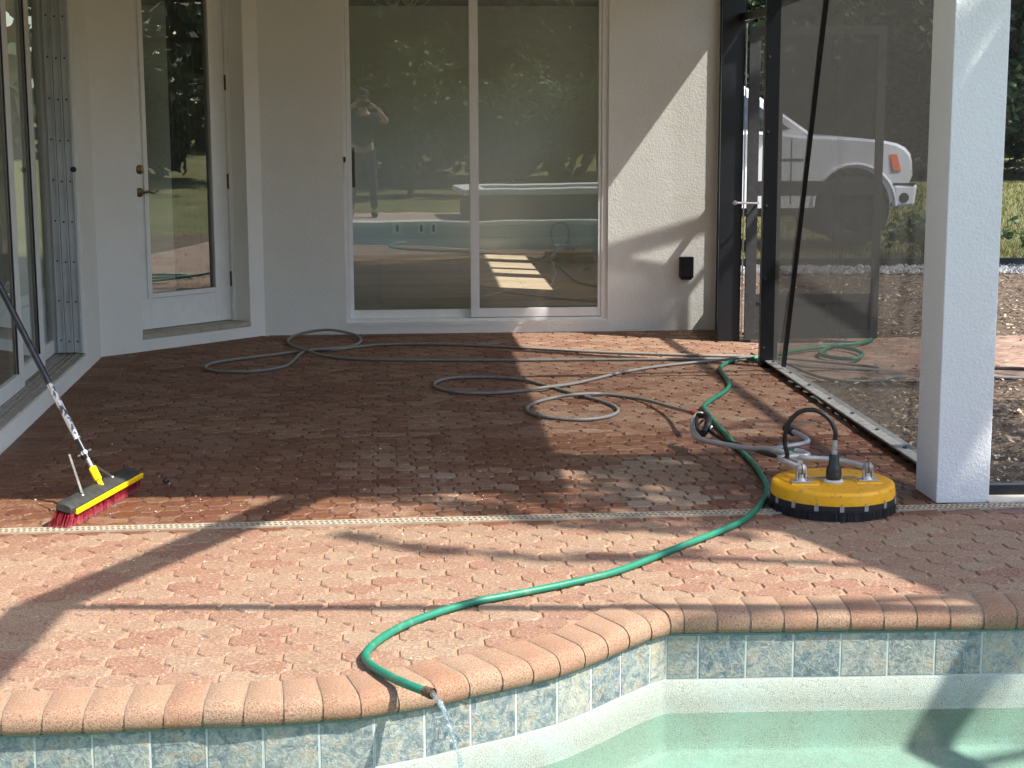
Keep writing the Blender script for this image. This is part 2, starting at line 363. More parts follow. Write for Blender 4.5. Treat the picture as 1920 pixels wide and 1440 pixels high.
# patio door in the back wall
m = MB(); Fz = .045
m.fbox(BW, ds0, ds0 + .025, dz0, DTOP, -.12, -.02); m.fbox(BW, ds1 - .045, ds1, dz0, DTOP, -.12, -.02)
m.fbox(BW, ds0 + .025, ds1 - .045, dz0, dz0 + .018, -.12, -.02); m.fbox(BW, ds0 + .025, ds1 - .045, DTOP - .04, DTOP, -.12, -.02)
pd = m.build('patio_door', WHITEFRAME, house, bevel=.002)
mid = BW.sz(891.5, 580)[0]
def leaf(F, s0, s1, z0, z1, o, st_l, st_r, rb, rt, th=.035):
    q = MB(); q.fbox(F, s0, s0 + st_l, z0, z1, o - th, o); q.fbox(F, s1 - st_r, s1, z0, z1, o - th, o)
    q.fbox(F, s0 + st_l, s1 - st_r, z0, z0 + rb, o - th, o - .001); q.fbox(F, s0 + st_l, s1 - st_r, z1 - rt, z1, o - th, o - .001); return q
leaf(BW, ds0 + .026, mid + .028, dz0 + .019, DTOP - .041, -.072, .030, .05, .058, .06).build('door_leaf', WHITEFRAME, pd, bevel=.002)
leaf(BW, mid - .031, ds1 - .046, dz0 + .024, DTOP - .041, -.028, .062, .022, .062, .06).build('door_leaf', WHITEFRAME, pd, bevel=.002)
def pane(F, s0, s1, z0, z1, o, mat, par):
    q = MB(); P = F.pt; q.add([P(s0, z0, o), P(s1, z0, o), P(s1, z1, o), P(s0, z1, o)], [(0, 1, 2, 3)]); return q.build('pane', mat, par)
pane(BW, ds0 + .05, mid - .03, dz0 + .07, DTOP - .09, -.09, GLASS, pd)
pane(BW, mid + .028, ds1 - .062, dz0 + .08, DTOP - .09, -.045, GLASS, pd)
m = MB(); s_, z_ = BW.sz(645.5, 292, -.02); m.fbox(BW, s_ - .006, s_ + .014, z_ - .17, z_ + .008, -.019, -.008); m.build('handle', WHITEFRAME, pd, bevel=.003)
m = MB(); m.fbox(BW, s_ - .004, s_ + .010, z_ - .045, z_ - .008, -.012, .004); m.build('latch', BLACKRUB, pd, bevel=.003)
m = MB(); s_, z_ = BW.sz(1131, 284, -.02); m.fbox(BW, s_ - .006, s_ + .008, z_ - .11, z_, -.019, -.010); m.build('keeper', WHITEFRAME, pd, bevel=.002)
m = MB(); s_, z_ = BW.sz(659, 277, -.12); m.fbox(BW, s_, s_ + .02, z_ - .28, z_, -.17, -.115); m.build('inner_handle', plain('brown_handle', (.16, .08, .04), .5), pd, bevel=.004)
m = MB(); m.fbox(BW, ds0, ds1, dz0 - .03, dz0 - .002, -.1, .004); m.build('threshold', STUCCO, pd)
# socket cover on the back wall
m = MB(); a_, za = BW.sz(1273, 481); b_, zb = BW.sz(1298, 520); m.fbox(BW, a_, b_, zb, za, .002, .055); m.fbox(BW, a_ + .008, b_ - .008, zb + .012, za - .010, .055, .064); m.fbox(BW, a_ + .01, b_ - .01, zb - .012, zb, .004, .05)
tag(m.build('socket_cover', BLACKRUB, house, bevel=.004))
# angled wall
dAa = AW.sz(268, 634)[0]; dAb = AW.sz(470, 608)[0]; sillz = .10
RD = .17
wall_mesh(AW, 0.0, AW.L, -.05, WTOP, [(dAa, dAb, sillz, 2.53)], .2).build('angled_wall', STUCCO, house)
m = MB(); m.fbox(AW, dAa - .001, dAb + .001, sillz - .02, sillz + .012, -.199, .004); m.build('door_sill', plain('dusty_sill', (.42, .38, .30), .9, nscale=25, var=.2), house)
lb = AW.sz(435, 604, -RD)[0]
m = MB(); m.fbox(AW, lb, dAb, sillz + .013, 2.53, -.2, -RD + .02); m.fbox(AW, dAa - .2, dAa + .0, sillz + .013, 2.53, -.23, -.201)
m.fbox(AW, dAa, lb, 2.47, 2.53, -.2, -RD + .02)
gd = m.build('glazed_door', WHITEFRAME, house, bevel=.003)
gx0, gz0 = AW.sz(283, 552, -RD); gx1, _ = AW.sz(404, 541, -RD); gz1 = 2.37; lz0 = sillz + .02; la = gx0 - .14
q = MB(); o_ = -RD
q.fbox(AW, la, gx0, lz0, 2.465, o_ - .045, o_); q.fbox(AW, gx1, lb - .004, lz0, 2.465, o_ - .045, o_); q.fbox(AW, gx0, gx1, lz0, gz0, o_ - .045, o_ - .001); q.fbox(AW, gx0, gx1, gz1, 2.465, o_ - .045, o_ - .001)
q.build('door_leaf', WHITEFRAME, gd, bevel=.002)
q = MB(); e = .028
q.fbox(AW, gx0 - e, gx0 + .006, gz0 - e, gz1 + e, o_ + .001, o_ + .014); q.fbox(AW, gx1 - .006, gx1 + e, gz0 - e, gz1 + e, o_ + .001, o_ + .014)
q.fbox(AW, gx0 + .006, gx1 - .006, gz0 - e, gz0 + .006, o_ + .001, o_ + .013); q.fbox(AW, gx0 + .006, gx1 - .006, gz1 - .006, gz1 + e, o_ + .001, o_ + .013)
q.build('glazing_bead', WHITEFRAME, gd, bevel=.004)
pane(AW, gx0, gx1, gz0, gz1, o_ - .02, GLASS2, gd)
for (py, nm) in ((318, 'deadbolt'), (361, 'lever_handle')):
    q = MB(); s_, z_ = AW.sz(259, py, o_); s_ += .012; c = AW.pt(s_, z_, o_)
    q.lathe([(0, .016), (.017, .015), (.030, .006), (.032, 0)], c, AW.n, 20)
    if nm == 'lever_handle':
        q.tube([c, c + AW.n * .05], .010, 10)
        p = [c + AW.n * .05, c + AW.n * .058 + AW.t * .035 + Vector((0, 0, .006)), c + AW.n * .056 + AW.t * .075 + Vector((0, 0, -.006)), c + AW.n * .05 + AW.t * .115 + Vector((0, 0, .012))]
        q.tube(spline(p, .01), [.009 - .004 * i / 12 for i in range(len(spline(p, .01)))], 8)
    else: q.lathe([(.012, .016), (.012, .024), (0, .025)], c, AW.n, 14)
    q.build(nm, BRASS, gd, smooth=True)
for py in (155, 340, 522):
    q = MB(); xx = {155: 421, 340: 427, 522: 434}[py]; s_, z_ = AW.sz(xx, py, o_); q.fbox(AW, lb - .006, lb + .014, z_ - .05, z_ + .05, o_ - .01, o_ + .006); q.tube([AW.pt(lb + .004, z_ - .055, o_ + .01), AW.pt(lb + .004, z_ + .055, o_ + .01)], .007, 8)
    q.build('hinge', RUST, gd, smooth=True)
# left wall with three sliding leaves and an accordion shutter
CZ = LW.sz(166, 664)[1]; CZ = max(.10, min(.17, CZ))
sj = LW.sz(163, 640)[0]                                   # far jamb of the opening
LD = .17
wall_mesh(LW, 0.0, LW.L, -.05, WTOP, [(.15, sj, CZ, 2.53)], .24).build('side_wall', STUCCO, house)
m = MB(); m.fbox(LW, .151, sj - .001, CZ - .02, CZ + .008, -.235, -.012)
for o in (-.05, -.085, -.12): m.fbox(LW, .151, sj - .001, CZ + .008, CZ + .016, o - .006, o)
m.build('door_track', SILLM, house)
m = MB(); m.fbox(LW, sj - .02, sj, CZ + .009, 2.53, -.234, -.012); m.fbox(LW, .15, sj - .02, 2.46, 2.53, -.234, -.012)
sd = m.build('side_sliding_door', WHITEFRAME, house, bevel=.003)
sA = LW.sz(122, 650, -LD)[0]; sB = LW.sz(86, 690, -.155)[0]; sC = LW.sz(47, 748, -.13)[0]
for (s0, s1, o) in ((sB - .10, sA, -.185), (sC - .10, sB, -.155), (sC - 1.05, sC, -.125), (sC - 2.0, sC - 1.0, -.095)):
    leaf(LW, s0, s1, CZ + .018, 2.46, o, .10, .12, .085, .07, .028).build('door_leaf', WHITEFRAME, sd, bevel=.002)
    q = MB(); q.fbox(LW, s1 - .132, s1 - .121, CZ + .1, 2.39, o - .012, o - .003); q.build('door_seal', BLACKRUB, sd)
    pane(LW, s0 + .05, s1 - .118, CZ + .09, 2.40, o - .016, GLASS2, sd)
# folded shutter stack: six blades across the reveal, screws in rows
m = MB(); screws = []; nb = 3; x0 = -.168; bw = .150 / nb
for i in range(nb):
    oa = x0 + i * bw; P = LW.pt; sf = sj - .022
    for (da, db, ds) in ((0.002, bw - .008, .0), (bw - .010, bw - .001, .012)):
        m.fbox(LW, sf - .045 - ds, sf - .03, CZ + .02, 2.46, oa + da, oa + db)
    m.fbox(LW, sf - .030, sf - .002, CZ + .02, 2.46, oa + .004, oa + bw - .004)
    for k in range(9):
        z = .19 + .245 * k + (.008 if i == 0 else 0)
        screws.append(P(sf - .045, z, oa + bw * .45))
sh = m.build('accordion_shutter', ALU, house, bevel=.0015)
for c in screws: m2 = MB(); m2.lathe([(0, .006), (.005, .005), (.006, 0)], c, -LW.t, 10); m2.build('screw', SCREWM, sh)
m = MB(); m.lathe([(0, .02), (.016, .018), (.018, 0)], LW.pt(sj - .068, LW.sz(141, 317, -.02)[1], -.022), -LW.t, 14); m.build('shutter_lock', BLACKRUB, sh)
# column
pc = [G(1755, 943.5), G(1854, 943)]; dcol = (pc[1] - pc[0]).normalized(); back = Vector((-.09, 1, 0)).normalized() * .262
cpts = [pc[0], pc[1], pc[1] + back, pc[0] + back]
m = MB(); m.prism([(p.x, p.y) for p in cpts], 0.0, WTOP + .02); m.build('column', PILLARM, house, bevel=.004)
# roof, soffit and fascia over patio; eave set out from where its shade falls
EZ = 2.75
e1 = sunup(G(950, 630), EZ); e2 = sunup(G(1040, 850), EZ); ed = (e2 - e1).normalized()
fr1 = sunup(G(20, 936), EZ); fr2 = sunup(G(560, 929), EZ)
corner_x = e2 + ed * 2.0
def isect(p, d, q, e_):
    t = ((q.x - p.x) * e_.y - (q.y - p.y) * e_.x) / (d.x * e_.y - d.y * e_.x); return p + d * t
fd = (fr2 - fr1).normalized(); cnr = isect(e1, ed, fr1, fd); far = e1 - ed * 6.2
roof_poly = [(fr1 - fd * 3.2), cnr, far, Vector((-7.2, 18.2, 0)), Vector((-7.2, fr1.y - .1, 0))]
m = MB(); m.prism([(p.x, p.y) for p in roof_poly], EZ, EZ + .24); m.build('roof_eave', ROOFM, house)
ctr = Vector((-2.2, 12.2, 0)); m = MB(); rp = [p for p in roof_poly if True]; n = len(rp)
vs = [(p.x, p.y, EZ + .241) for p in rp] + [(ctr.x, ctr.y, EZ + 1.7)]
m.add(vs, [(i, (i + 1) % n, n) for i in range(n)]); m.build('roof', plain('roof_tile', (.30, .19, .13), .9, nscale=8, var=.3), house)
# rooms behind the glass
foot_in = [LW.pt(0, 0, -.24), LW.pt(LW.L, 0, -.24), AW.pt(0, 0, -.2), AW.pt(AW.L, 0, -.2), BW.pt(0, 0, -.2), BW.pt(bend, 0, -.2), BW.pt(bend, 0, -5.25), Vector((-3.7, 16.85, 0)), Vector((-3.7, LW.pt(0, 0).y, 0))]
m = MB(); m.add([(p.x, p.y, .105) for p in foot_in], [tuple(range(len(foot_in)))]); m.build('room_floor', PLANKS, house)
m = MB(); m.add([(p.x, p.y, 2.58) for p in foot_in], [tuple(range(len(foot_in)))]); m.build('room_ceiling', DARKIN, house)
A, B = foot_in[7], foot_in[6]; RB = Frame(A, B); m = MB(); m.fbox(RB, -.2, RB.L + .2, -.05, 2.6, -.15, 0); m.build('room_back_wall', INWALL, house)
m = MB(); m.fbox(RB, 0, RB.L, .107, .245, .001, .018); m.fbox(RB, 0, RB.L, .245, .265, .001, .011); m.build('baseboard', INTRIM, house)
RS = Frame(foot_in[5], foot_in[6])                       # right side of the room: window with mullions
def rs_from(px, py):                                      # where the sun patch on the room floor comes from
    p = G(px, py, .105); k = 1; d = sdir; t = ((RS.a - p).dot(RS.n)) / d.dot(RS.n); q = p + d * t; return (q - RS.a).dot(RS.t), q.z
w0 = rs_from(1075, 545); w1 = rs_from(935, 545); w2 = rs_from(1005, 479)
zlo, zhi = min(w0[1], w1[1]), max(w0[1], w1[1]); sl0, sl1 = min(w0[0], w2[0]), max(w0[0], w2[0])
wall_mesh(RS, -.15, RS.L + .15, -.05, WTOP, [(sl0, sl1, zlo, min(zhi, 2.5))], .16).build('room_side_wall', INWALL, house)
Lw = sl1 - sl0
for fr_ in (.30, .52, .74): m = MB(); m.fbox(RS, sl0 + Lw * fr_, sl0 + Lw * (fr_ + (.10 if fr_ != .52 else .04)), zlo, min(zhi, 2.5), -.10, -.05); m.build('window_mullion', WHITEFRAME, house)
m = MB(); m.box(-3.9, -3.7, LW.pt(0, 0).y, 12.4, -.05, 2.6); m.box(-3.9, -3.7, 12.4, 16.5, -.05, .12); m.box(-3.9, -3.7, 16.5, 16.8, -.05, 2.6); m.box(-3.9, LW.pt(0, 0, -.24).x, LW.pt(0, 0).y - .2, LW.pt(0, 0).y, -.05, 2.6); m.build('room_outer_wall', INWALL, house)  # unseen wall, left open in the middle to let skylight into the room
for (px, wd) in ((745, .115), (790, .072), (813, .072)):
    d = ray(px, 428); t = (RB.a + RB.n * .01 - CAM).dot(RB.n) / d.dot(RB.n); p = CAM + d * t; s_ = (p - RB.a).dot(RB.t)
    q = MB(); q.fbox(RB, s_ - wd / 2, s_ + wd / 2, p.z - .058, p.z + .058, .001, .010); o = q.build('wall_socket', INTRIM, house, bevel=.002)
    q = MB()
    q.fbox(RB, s_ - .012, s_ + .012, p.z - .035, p.z + .035, .010, .0125)
    q.build('socket_face', DARKIN, o)
# curtain inside the angled door
m = MB(); pts = []
nn = 36
for i in range(nn + 1):
    s_ = gx0 + (gx1 - gx0) * (.60 + .55 * i / nn); pts.append((s_, -.34 + .022 * math.sin(i * 1.1)))
for i in range(nn): m.add([AW.pt(pts[i][0], .15, pts[i][1]), AW.pt(pts[i + 1][0], .15, pts[i + 1][1]), AW.pt(pts[i + 1][0], 2.4, pts[i + 1][1]), AW.pt(pts[i][0], 2.4, pts[i][1])], [(0, 1, 2, 3)])
tag(m.build('curtain', plain('taupe_curtain', (.12, .11, .10), .9), None, smooth=True), 'long dark curtain hanging inside the glazed door', 'curtain')
# chandelier
cc = CAM + ray(752, -4) * 13.4
chd = thing('chandelier', 'metal ring chandelier hanging behind patio door glass', 'chandelier', tuple(cc))
m = MB(); m.tube([(cc.x, cc.y, cc.z), (cc.x, cc.y, 2.575)], .006); m.build('chain', CHROME, chd)
m = MB()
for k in range(6):
    a0 = k * math.pi / 3; c = cc + Vector((.13 * math.cos(a0), .13 * math.sin(a0), .02)); ax = Vector((math.cos(a0), math.sin(a0), 0))
    m.tube([c + (ax * math.cos(t * math.pi / 10) * .10 + Vector((0, 0, 1)) * math.sin(t * math.pi / 10) * .085) for t in range(21)], .006, 6)
m.build('ring', plain('pale_metal_ring', (.8, .8, .76), .4), chd, smooth=True)

# ------------------------------------------------------------------ pool, coping, tiles
J = [((-610, 1304), (-620, 1386)), ((-530, 1304), (-540, 1386)), ((-450, 1303), (-460, 1385)), ((-370, 1303), (-382, 1385)), ((-290, 1302), (-305, 1384)), ((-215, 1301), (-228, 1383)), ((-137, 1300), (-152, 1381)), ((-58, 1299), (-76, 1379)), ((21, 1297), (1, 1377)), ((98, 1294.5), (77, 1375)), ((175, 1290), (154, 1372)), ((251, 1286), (231, 1368)),
     ((327, 1282), (305, 1364)), ((393, 1280), (379, 1360)), ((467, 1277), (455, 1359)), ((527, 1275), (531, 1356)), ((590, 1270), (605, 1350)), ((647, 1265), (676, 1345)), ((692, 1257), (747, 1333)), ((755, 1249), (818, 1320)),
     ((818, 1238), (880, 1305)), ((880, 1224), (942, 1292)), ((925, 1213), (1000, 1279)), ((985, 1199), (1050, 1266)), ((1035, 1186), (1097, 1249)), ((1075, 1169), (1140, 1232)), ((1112, 1149), (1180, 1214)), ((1152, 1130), (1222, 1197)), ((1203, 1122), (1258, 1186))]
NSTR = 0
k = 0
while 1262 + 61.7 * k < 2700:
    x = 1262 + 61.7 * k; J.append(((x, 1120 - .0135 * (x - 1262)), (1282 + 62.4 * k, 1184 - .0135 * (62.4 * k)))); k += 1
JP = [(G(a[0], a[1], 0.004), G(b[0], b[1], -.055)) for a, b in J]
pool = thing('swimming_pool', 'partly filled swimming pool with brick coping and slate look waterline tiles', 'swimming pool', (0, 3, 0))
m = MB(); rnd = random.Random(3)
prof = [(0, -.002), (.012, .004), (.66, .004), (.80, .0025), (.89, -.004), (.955, -.014), (.99, -.027), (1.0, -.042), (.992, -.054), (.96, -.063), (.80, -.066), (0, -.06)]
for i in range(len(JP) - 1):
    (o0, n0), (o1, n1) = JP[i], JP[i + 1]; j = .036 if (o1 - o0).length > .04 else .012
    a0 = o0.lerp(o1, j); a1 = o1.lerp(o0, j); b0 = n0.lerp(n1, .042); b1 = n1.lerp(n0, .042); c = rnd.random(); dz = rnd.uniform(-.0012, .0012); vs = []
    mid = [0.03, .5, .97]
    for (u_, z_) in prof:
        for t_ in (0, .04, .96, 1):
            sh_ = .0025 if t_ in (0, 1) else 0
            p = a0.lerp(a1, t_).lerp(b0.lerp(b1, t_), u_); vs.append((p.x, p.y, z_ + dz - (sh_ if z_ > -.02 else -sh_ * .5)))
    np_ = len(prof); fs = [(r * 4 + q, r * 4 + q + 1, (r + 1) * 4 + q + 1, (r + 1) * 4 + q) for r in range(np_ - 1) for q in range(3)]
    fs += [tuple(r * 4 for r in range(np_)), tuple(r * 4 + 3 for r in range(np_))[::-1]]
    m.add(vs, fs, c)
m.build('coping', COPING, pool, smooth=True, attr=True)
m = MB()
gp = [(0, .0008), (.66, .0006), (.80, -.002), (.885, -.009), (.945, -.019), (.972, -.031), (.980, -.044), (.95, -.06)]
for i in range(len(JP) - 1):
    (o0, n0), (o1, n1) = JP[i], JP[i + 1]
    for (u0_, z0_), (u1_, z1_) in zip(gp, gp[1:]):
        a = o0.lerp(n0, u0_); b = o1.lerp(n1, u0_); c = o1.lerp(n1, u1_); d = o0.lerp(n0, u1_)
        m.add([(a.x, a.y, z0_), (b.x, b.y, z0_), (c.x, c.y, z1_), (d.x, d.y, z1_)], [(3, 2, 1, 0)])
m.build('coping_grout', GROUT, pool, smooth=True)
# wall line under the nose, set back a little, resampled
nose = [n for o, n in JP]; outr = [o for o, n in JP]
base = [n + (o - n).normalized() * .032 for o, n in JP]; base = [Vector((p.x, p.y, 0)) for p in base]
ci = 28                                                  # the inner corner
def arc(path):
    L = [0]
    for a, b in zip(path, path[1:]): L.append(L[-1] + (b - a).length)
    return L
def at(path, L, s):
    s = max(0, min(L[-1], s))
    for i in range(len(L) - 1):
        if s <= L[i + 1] + 1e-9: return path[i].lerp(path[i + 1], (s - L[i]) / max(1e-9, L[i + 1] - L[i]))
    return path[-1]
curveP = spline([(p.x, p.y, 0) for p in base[:ci + 1]], .03); strP = [base[ci], base[-1]]
m = MB(); mg = MB(); TZ0, TZ1 = -.222, -.066; tw = .1555
for (path, rev) in ((curveP, True), (strP, False)):
    L = arc(path); tot = L[-1]; s = 0; first = tw * (.50 if rev else .68)
    marks = [0, first]
    while marks[-1] < tot: marks.append(marks[-1] + tw)
    for a, b in zip(marks, marks[1:]):
        if rev: s0, s1 = tot - b, tot - a
        else: s0, s1 = a, b
        if s1 <= 0 or s0 >= tot: continue
        p = at(path, L, max(0, s0)); q = at(path, L, min(tot, s1)); d = (q - p); ln = d.length; d.normalize(); nrm = Vector((d.y, -d.x, 0))
        g = .0017; p2 = p + d * g; q2 = q - d * g; e = .0025; c = rnd.random(); jit = rnd.uniform(0, .0012)
        def Q(x, z, o): x = x + nrm * (o); return (x.x, x.y, z)
        m.add([Q(p2, TZ0 + g, .001), Q(q2, TZ0 + g, .001), Q(q2, TZ1, .001), Q(p2, TZ1, .001), Q(p2 + d * e, TZ0 + g + e, .004 + jit), Q(q2 - d * e, TZ0 + g + e, .004 + jit), Q(q2 - d * e, TZ1 - e, .004 + jit), Q(p2 + d * e, TZ1 - e, .004 + jit)],
              [(4, 5, 6, 7), (0, 1, 5, 4), (1, 2, 6, 5), (2, 3, 7, 6), (3, 0, 4, 7)], c)
        mg.add([Q(p, TZ0 - .004, .003), Q(q, TZ0 - .004, .003), Q(q, TZ1 + .012, .003), Q(p, TZ1 + .012, .003)], [(0, 1, 2, 3)])
m.build('tile_band', SLATE, pool, attr=True); mg.build('tile_grout', plain('white_tile_grout', srgb(178, 184, 178)[:3], .9, nscale=50, var=.08), pool)
m = MB()                                                 # bead of mortar under the coping
bd = [Vector((p.x, p.y, -.068)) for p in curveP] + [Vector((p.x, p.y, -.069)) for p in strP[1:]]
m.tube(spline(bd[::6] + [bd[-1]], .05) if False else bd, .0085, 6); m.build('mortar_bead', plain('green_grey_mortar', (.13, .20, .19), .8, nscale=60, var=.2), pool, smooth=True)
WZ = -.335; FZ = -.47
path = [Vector((p.x, p.y, 0)) for p in curveP] + [strP[1]]
prf = [(.0035, TZ0 - .002), (.009, TZ0 - .009), (.012, -.30), (.015, -.43), (.020, -.455), (.028, -.466), (.040, FZ)]
nr = []
for i, p in enumerate(path):
    a = path[max(0, i - 1)]; b = path[min(len(path) - 1, i + 1)]
    if i == len(curveP) - 1: d1 = (p - path[i - 1]).normalized(); d2 = (path[i + 1] - p).normalized(); n1_ = Vector((d1.y, -d1.x, 0)); n2_ = Vector((d2.y, -d2.x, 0)); n_ = (n1_ + n2_).normalized(); n_ = n_ / max(.3, n_.dot(n1_))
    else:
        d = (b - a).normalized(); n_ = Vector((d.y, -d.x, 0))
    nr.append(n_)
m = MB(); vs = []
for (o, z) in prf:
    for p, n_ in zip(path, nr): q = p + n_ * o; vs.append((q.x, q.y, z))
np_ = len(path)
for p in path: vs.append((p.x, min(p.y, 5.2) * 0 + .7, FZ - .0))
rows = len(prf) + 1
m.add(vs, [(r * np_ + i, (r + 1) * np_ + i, (r + 1) * np_ + i + 1, r * np_ + i + 1) for r in range(rows - 1) for i in range(np_ - 1)])
x0p, x1p = path[0].x, path[-1].x
m.add([(x0p, .7, FZ), (x1p, .7, FZ), (x1p, .7, -.06), (x0p, .7, -.06)], [(3, 2, 1, 0)]); m.add([(x0p, .7, FZ), (x0p, path[0].y, FZ), (x0p, path[0].y, -.06), (x0p, .7, -.06)], [(0, 1, 2, 3)]); m.add([(x1p, .7, FZ), (x1p, path[-1].y, FZ), (x1p, path[-1].y, -.06), (x1p, .7, -.06)], [(3, 2, 1, 0)])
m.build('basin', PLASTER, pool, smooth=True)
m = MB(); vs = []
for p, n_ in zip(path, nr): q = p + n_ * .005; vs.append((q.x, q.y, WZ))
for p in path: vs.append((p.x, .7, WZ))
m.add(vs, [(i, np_ + i, np_ + i + 1, i + 1) for i in range(np_ - 1)]); tag(m.build('pool_water', WATER), kind='structure')
# far side of the pool: where the photographer stands
m = MB(); m.box(x0p - .3, x1p + .3, .42, .72, -.07, .004); m.build('far_coping', plain('pale_cast_stone', (.62, .58, .50), .8, nscale=20, var=.15), pool, bevel=.02)
m = MB(); m.box(x0p, x1p, .70, .708, -.222, -.066); m.build('far_tile_band', plain('far_slate', (.25, .33, .34), .5, nscale=14, var=.3), pool)
m = MB(); m.box(-3.8, 3.2, -1.2, .418, -.05, -.001); tag(m.build('rear_pool_deck', plain('rear_deck_stone', (.42, .30, .23), .9, nscale=9, var=.2)), kind='structure')

# ------------------------------------------------------------------ paved patio
poly = [Vector((o.x, o.y, 0)) for o in outr]
rightx = outr[-1].x
deck = [(p.x, p.y) for p in poly] + [(rightx, 6.80), (2.06, 6.80), (1.86, 6.95), (1.60, 10.42), (1.60, 11.0)] + [(1.55, 12.3), (-1.7, 12.2), (-3.0, 10.9), (-2.5, 5.5), (outr[0].x, 5.5)]
def inside(x, y, P):
    r = False; j = len(P) - 1
    for i in range(len(P)):
        if (P[i][1] > y) != (P[j][1] > y) and x < (P[j][0] - P[i][0]) * (y - P[i][1]) / (P[j][1] - P[i][1]) + P[i][0]: r = not r
        j = i
    return r
bm = bmesh.new(); vv = [bm.verts.new((x, y, -.0065)) for x, y in deck]; bm.faces.new(vv); bmesh.ops.triangulate(bm, faces=bm.faces[:]); bmesh.ops.recalc_face_normals(bm, faces=bm.faces[:])
me = bpy.data.meshes.new('paving_bed'); bm.to_mesh(me); bm.free(); me.materials.append(SAND); o = bpy.data.objects.new('paving_bed', me); COL.objects.link(o); tag(o, kind='structure')
PP = .1745; rnd = random.Random(11)
import mathutils.noise as mn
WETS = [((.40, 7.15), .55, .35), ((-1.2, 6.75), .8, .25), ((-.2, 7.9), 1.0, .5), ((-1.5, 8.2), .9, .6), ((.95, 7.2), .30, .5), ((.1, 9.3), .45, .3)]
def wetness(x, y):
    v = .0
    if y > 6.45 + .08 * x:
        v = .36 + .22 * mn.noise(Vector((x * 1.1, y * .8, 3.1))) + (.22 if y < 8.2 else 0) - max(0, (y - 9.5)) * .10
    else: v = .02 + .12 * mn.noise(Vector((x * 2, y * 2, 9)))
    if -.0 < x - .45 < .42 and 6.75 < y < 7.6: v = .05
    if 1.0 < x and y < 8.2 and y > 6.4: v += .12
    return v
def oct_unit(tail):
    a = .031; h = PP / 2 - a; g = .0030                 # half side of the square, half span of the octagon
    # octagon points (axis-aligned flat sides face the squares), lightly rounded diagonals
    o = [(h, -a), (h, a), (h * .83, h * .72), (a, h), (-a, h), (-h * .72, h * .83) if False else (-h * .83, h * .72), (-h, a), (-h, -a), (-h * .83, -h * .72), (-a, -h), (a, -h), (h * .83, -h * .72)]
    q = []
    for i, p in enumerate(o):
        q.append(p)
        if tail == 'r' and i == 0: q += [(h + 2 * a - 2 * g, -a), (h + 2 * a - 2 * g, a)]
        if tail == 'l' and i == 6: q += [(-h - 2 * a + 2 * g, a), (-h - 2 * a + 2 * g, -a)]
    return q, g
def inset(poly_, g):
    out = []; n = len(poly_)
    for i in range(n):
        p0 = Vector(poly_[i - 1]); p = Vector(poly_[i]); p1 = Vector(poly_[(i + 1) % n]); d0 = (p - p0).normalized(); d1 = (p1 - p).normalized()
        n0 = Vector((-d0.y, d0.x)); n1 = Vector((-d1.y, d1.x)); b = n0 + n1; k_ = g / max(.35, (b.dot(n0)) / b.length) if b.length > 1e-5 else g
        b = b.normalized() if b.length > 1e-5 else n0; out.append((p.x + b.x * k_, p.y + b.y * k_))
    return out
def ring(pts, g=.0019): return [inset(pts, g), inset(pts, g + .0050)]
_a = .031; _h = PP / 2 - _a
OCT = ring([(_h, -_a), (_h, _a), (_h * .83, _h * .72), (_a, _h), (-_a, _h), (-_h * .83, _h * .72), (-_h, _a), (-_h, -_a), (-_h * .83, -_h * .72), (-_a, -_h), (_a, -_h), (_h * .83, -_h * .72)], .0036)
SQR = ring([(-_a, -_a), (_a, -_a), (_a, _a), (-_a, _a)], .0034)
shapes = {}
for t_ in 'rl':
    q, g = oct_unit(t_); shapes[t_] = [inset(q, g), inset(q, g + .0048)]
m = MB(); wet = []
orig = Vector((-.68, 6.50, 0))
def put(rings, ox, oy, ax, ay, c, dz, wt, tilt):
    n = len(rings[0]); vs = []
    for (ri, z) in ((0, -.010), (0, -.0050), (1, 0.0)):
        for (x, y) in rings[ri]:
            X = ox + ax.x * x + ay.x * y; Y = oy + ax.y * x + ay.y * y; vs.append((X, Y, z + dz + (tilt[0] * x + tilt[1] * y)))
    m.add(vs, [(i, (i + 1) % n, n + (i + 1) % n, n + i) for i in range(n)] + [(n + i, n + (i + 1) % n, 2 * n + (i + 1) % n, 2 * n + i) for i in range(n)] + [tuple(range(2 * n, 3 * n))], c)
    wet.extend([wt] * len(vs))
dw = .05
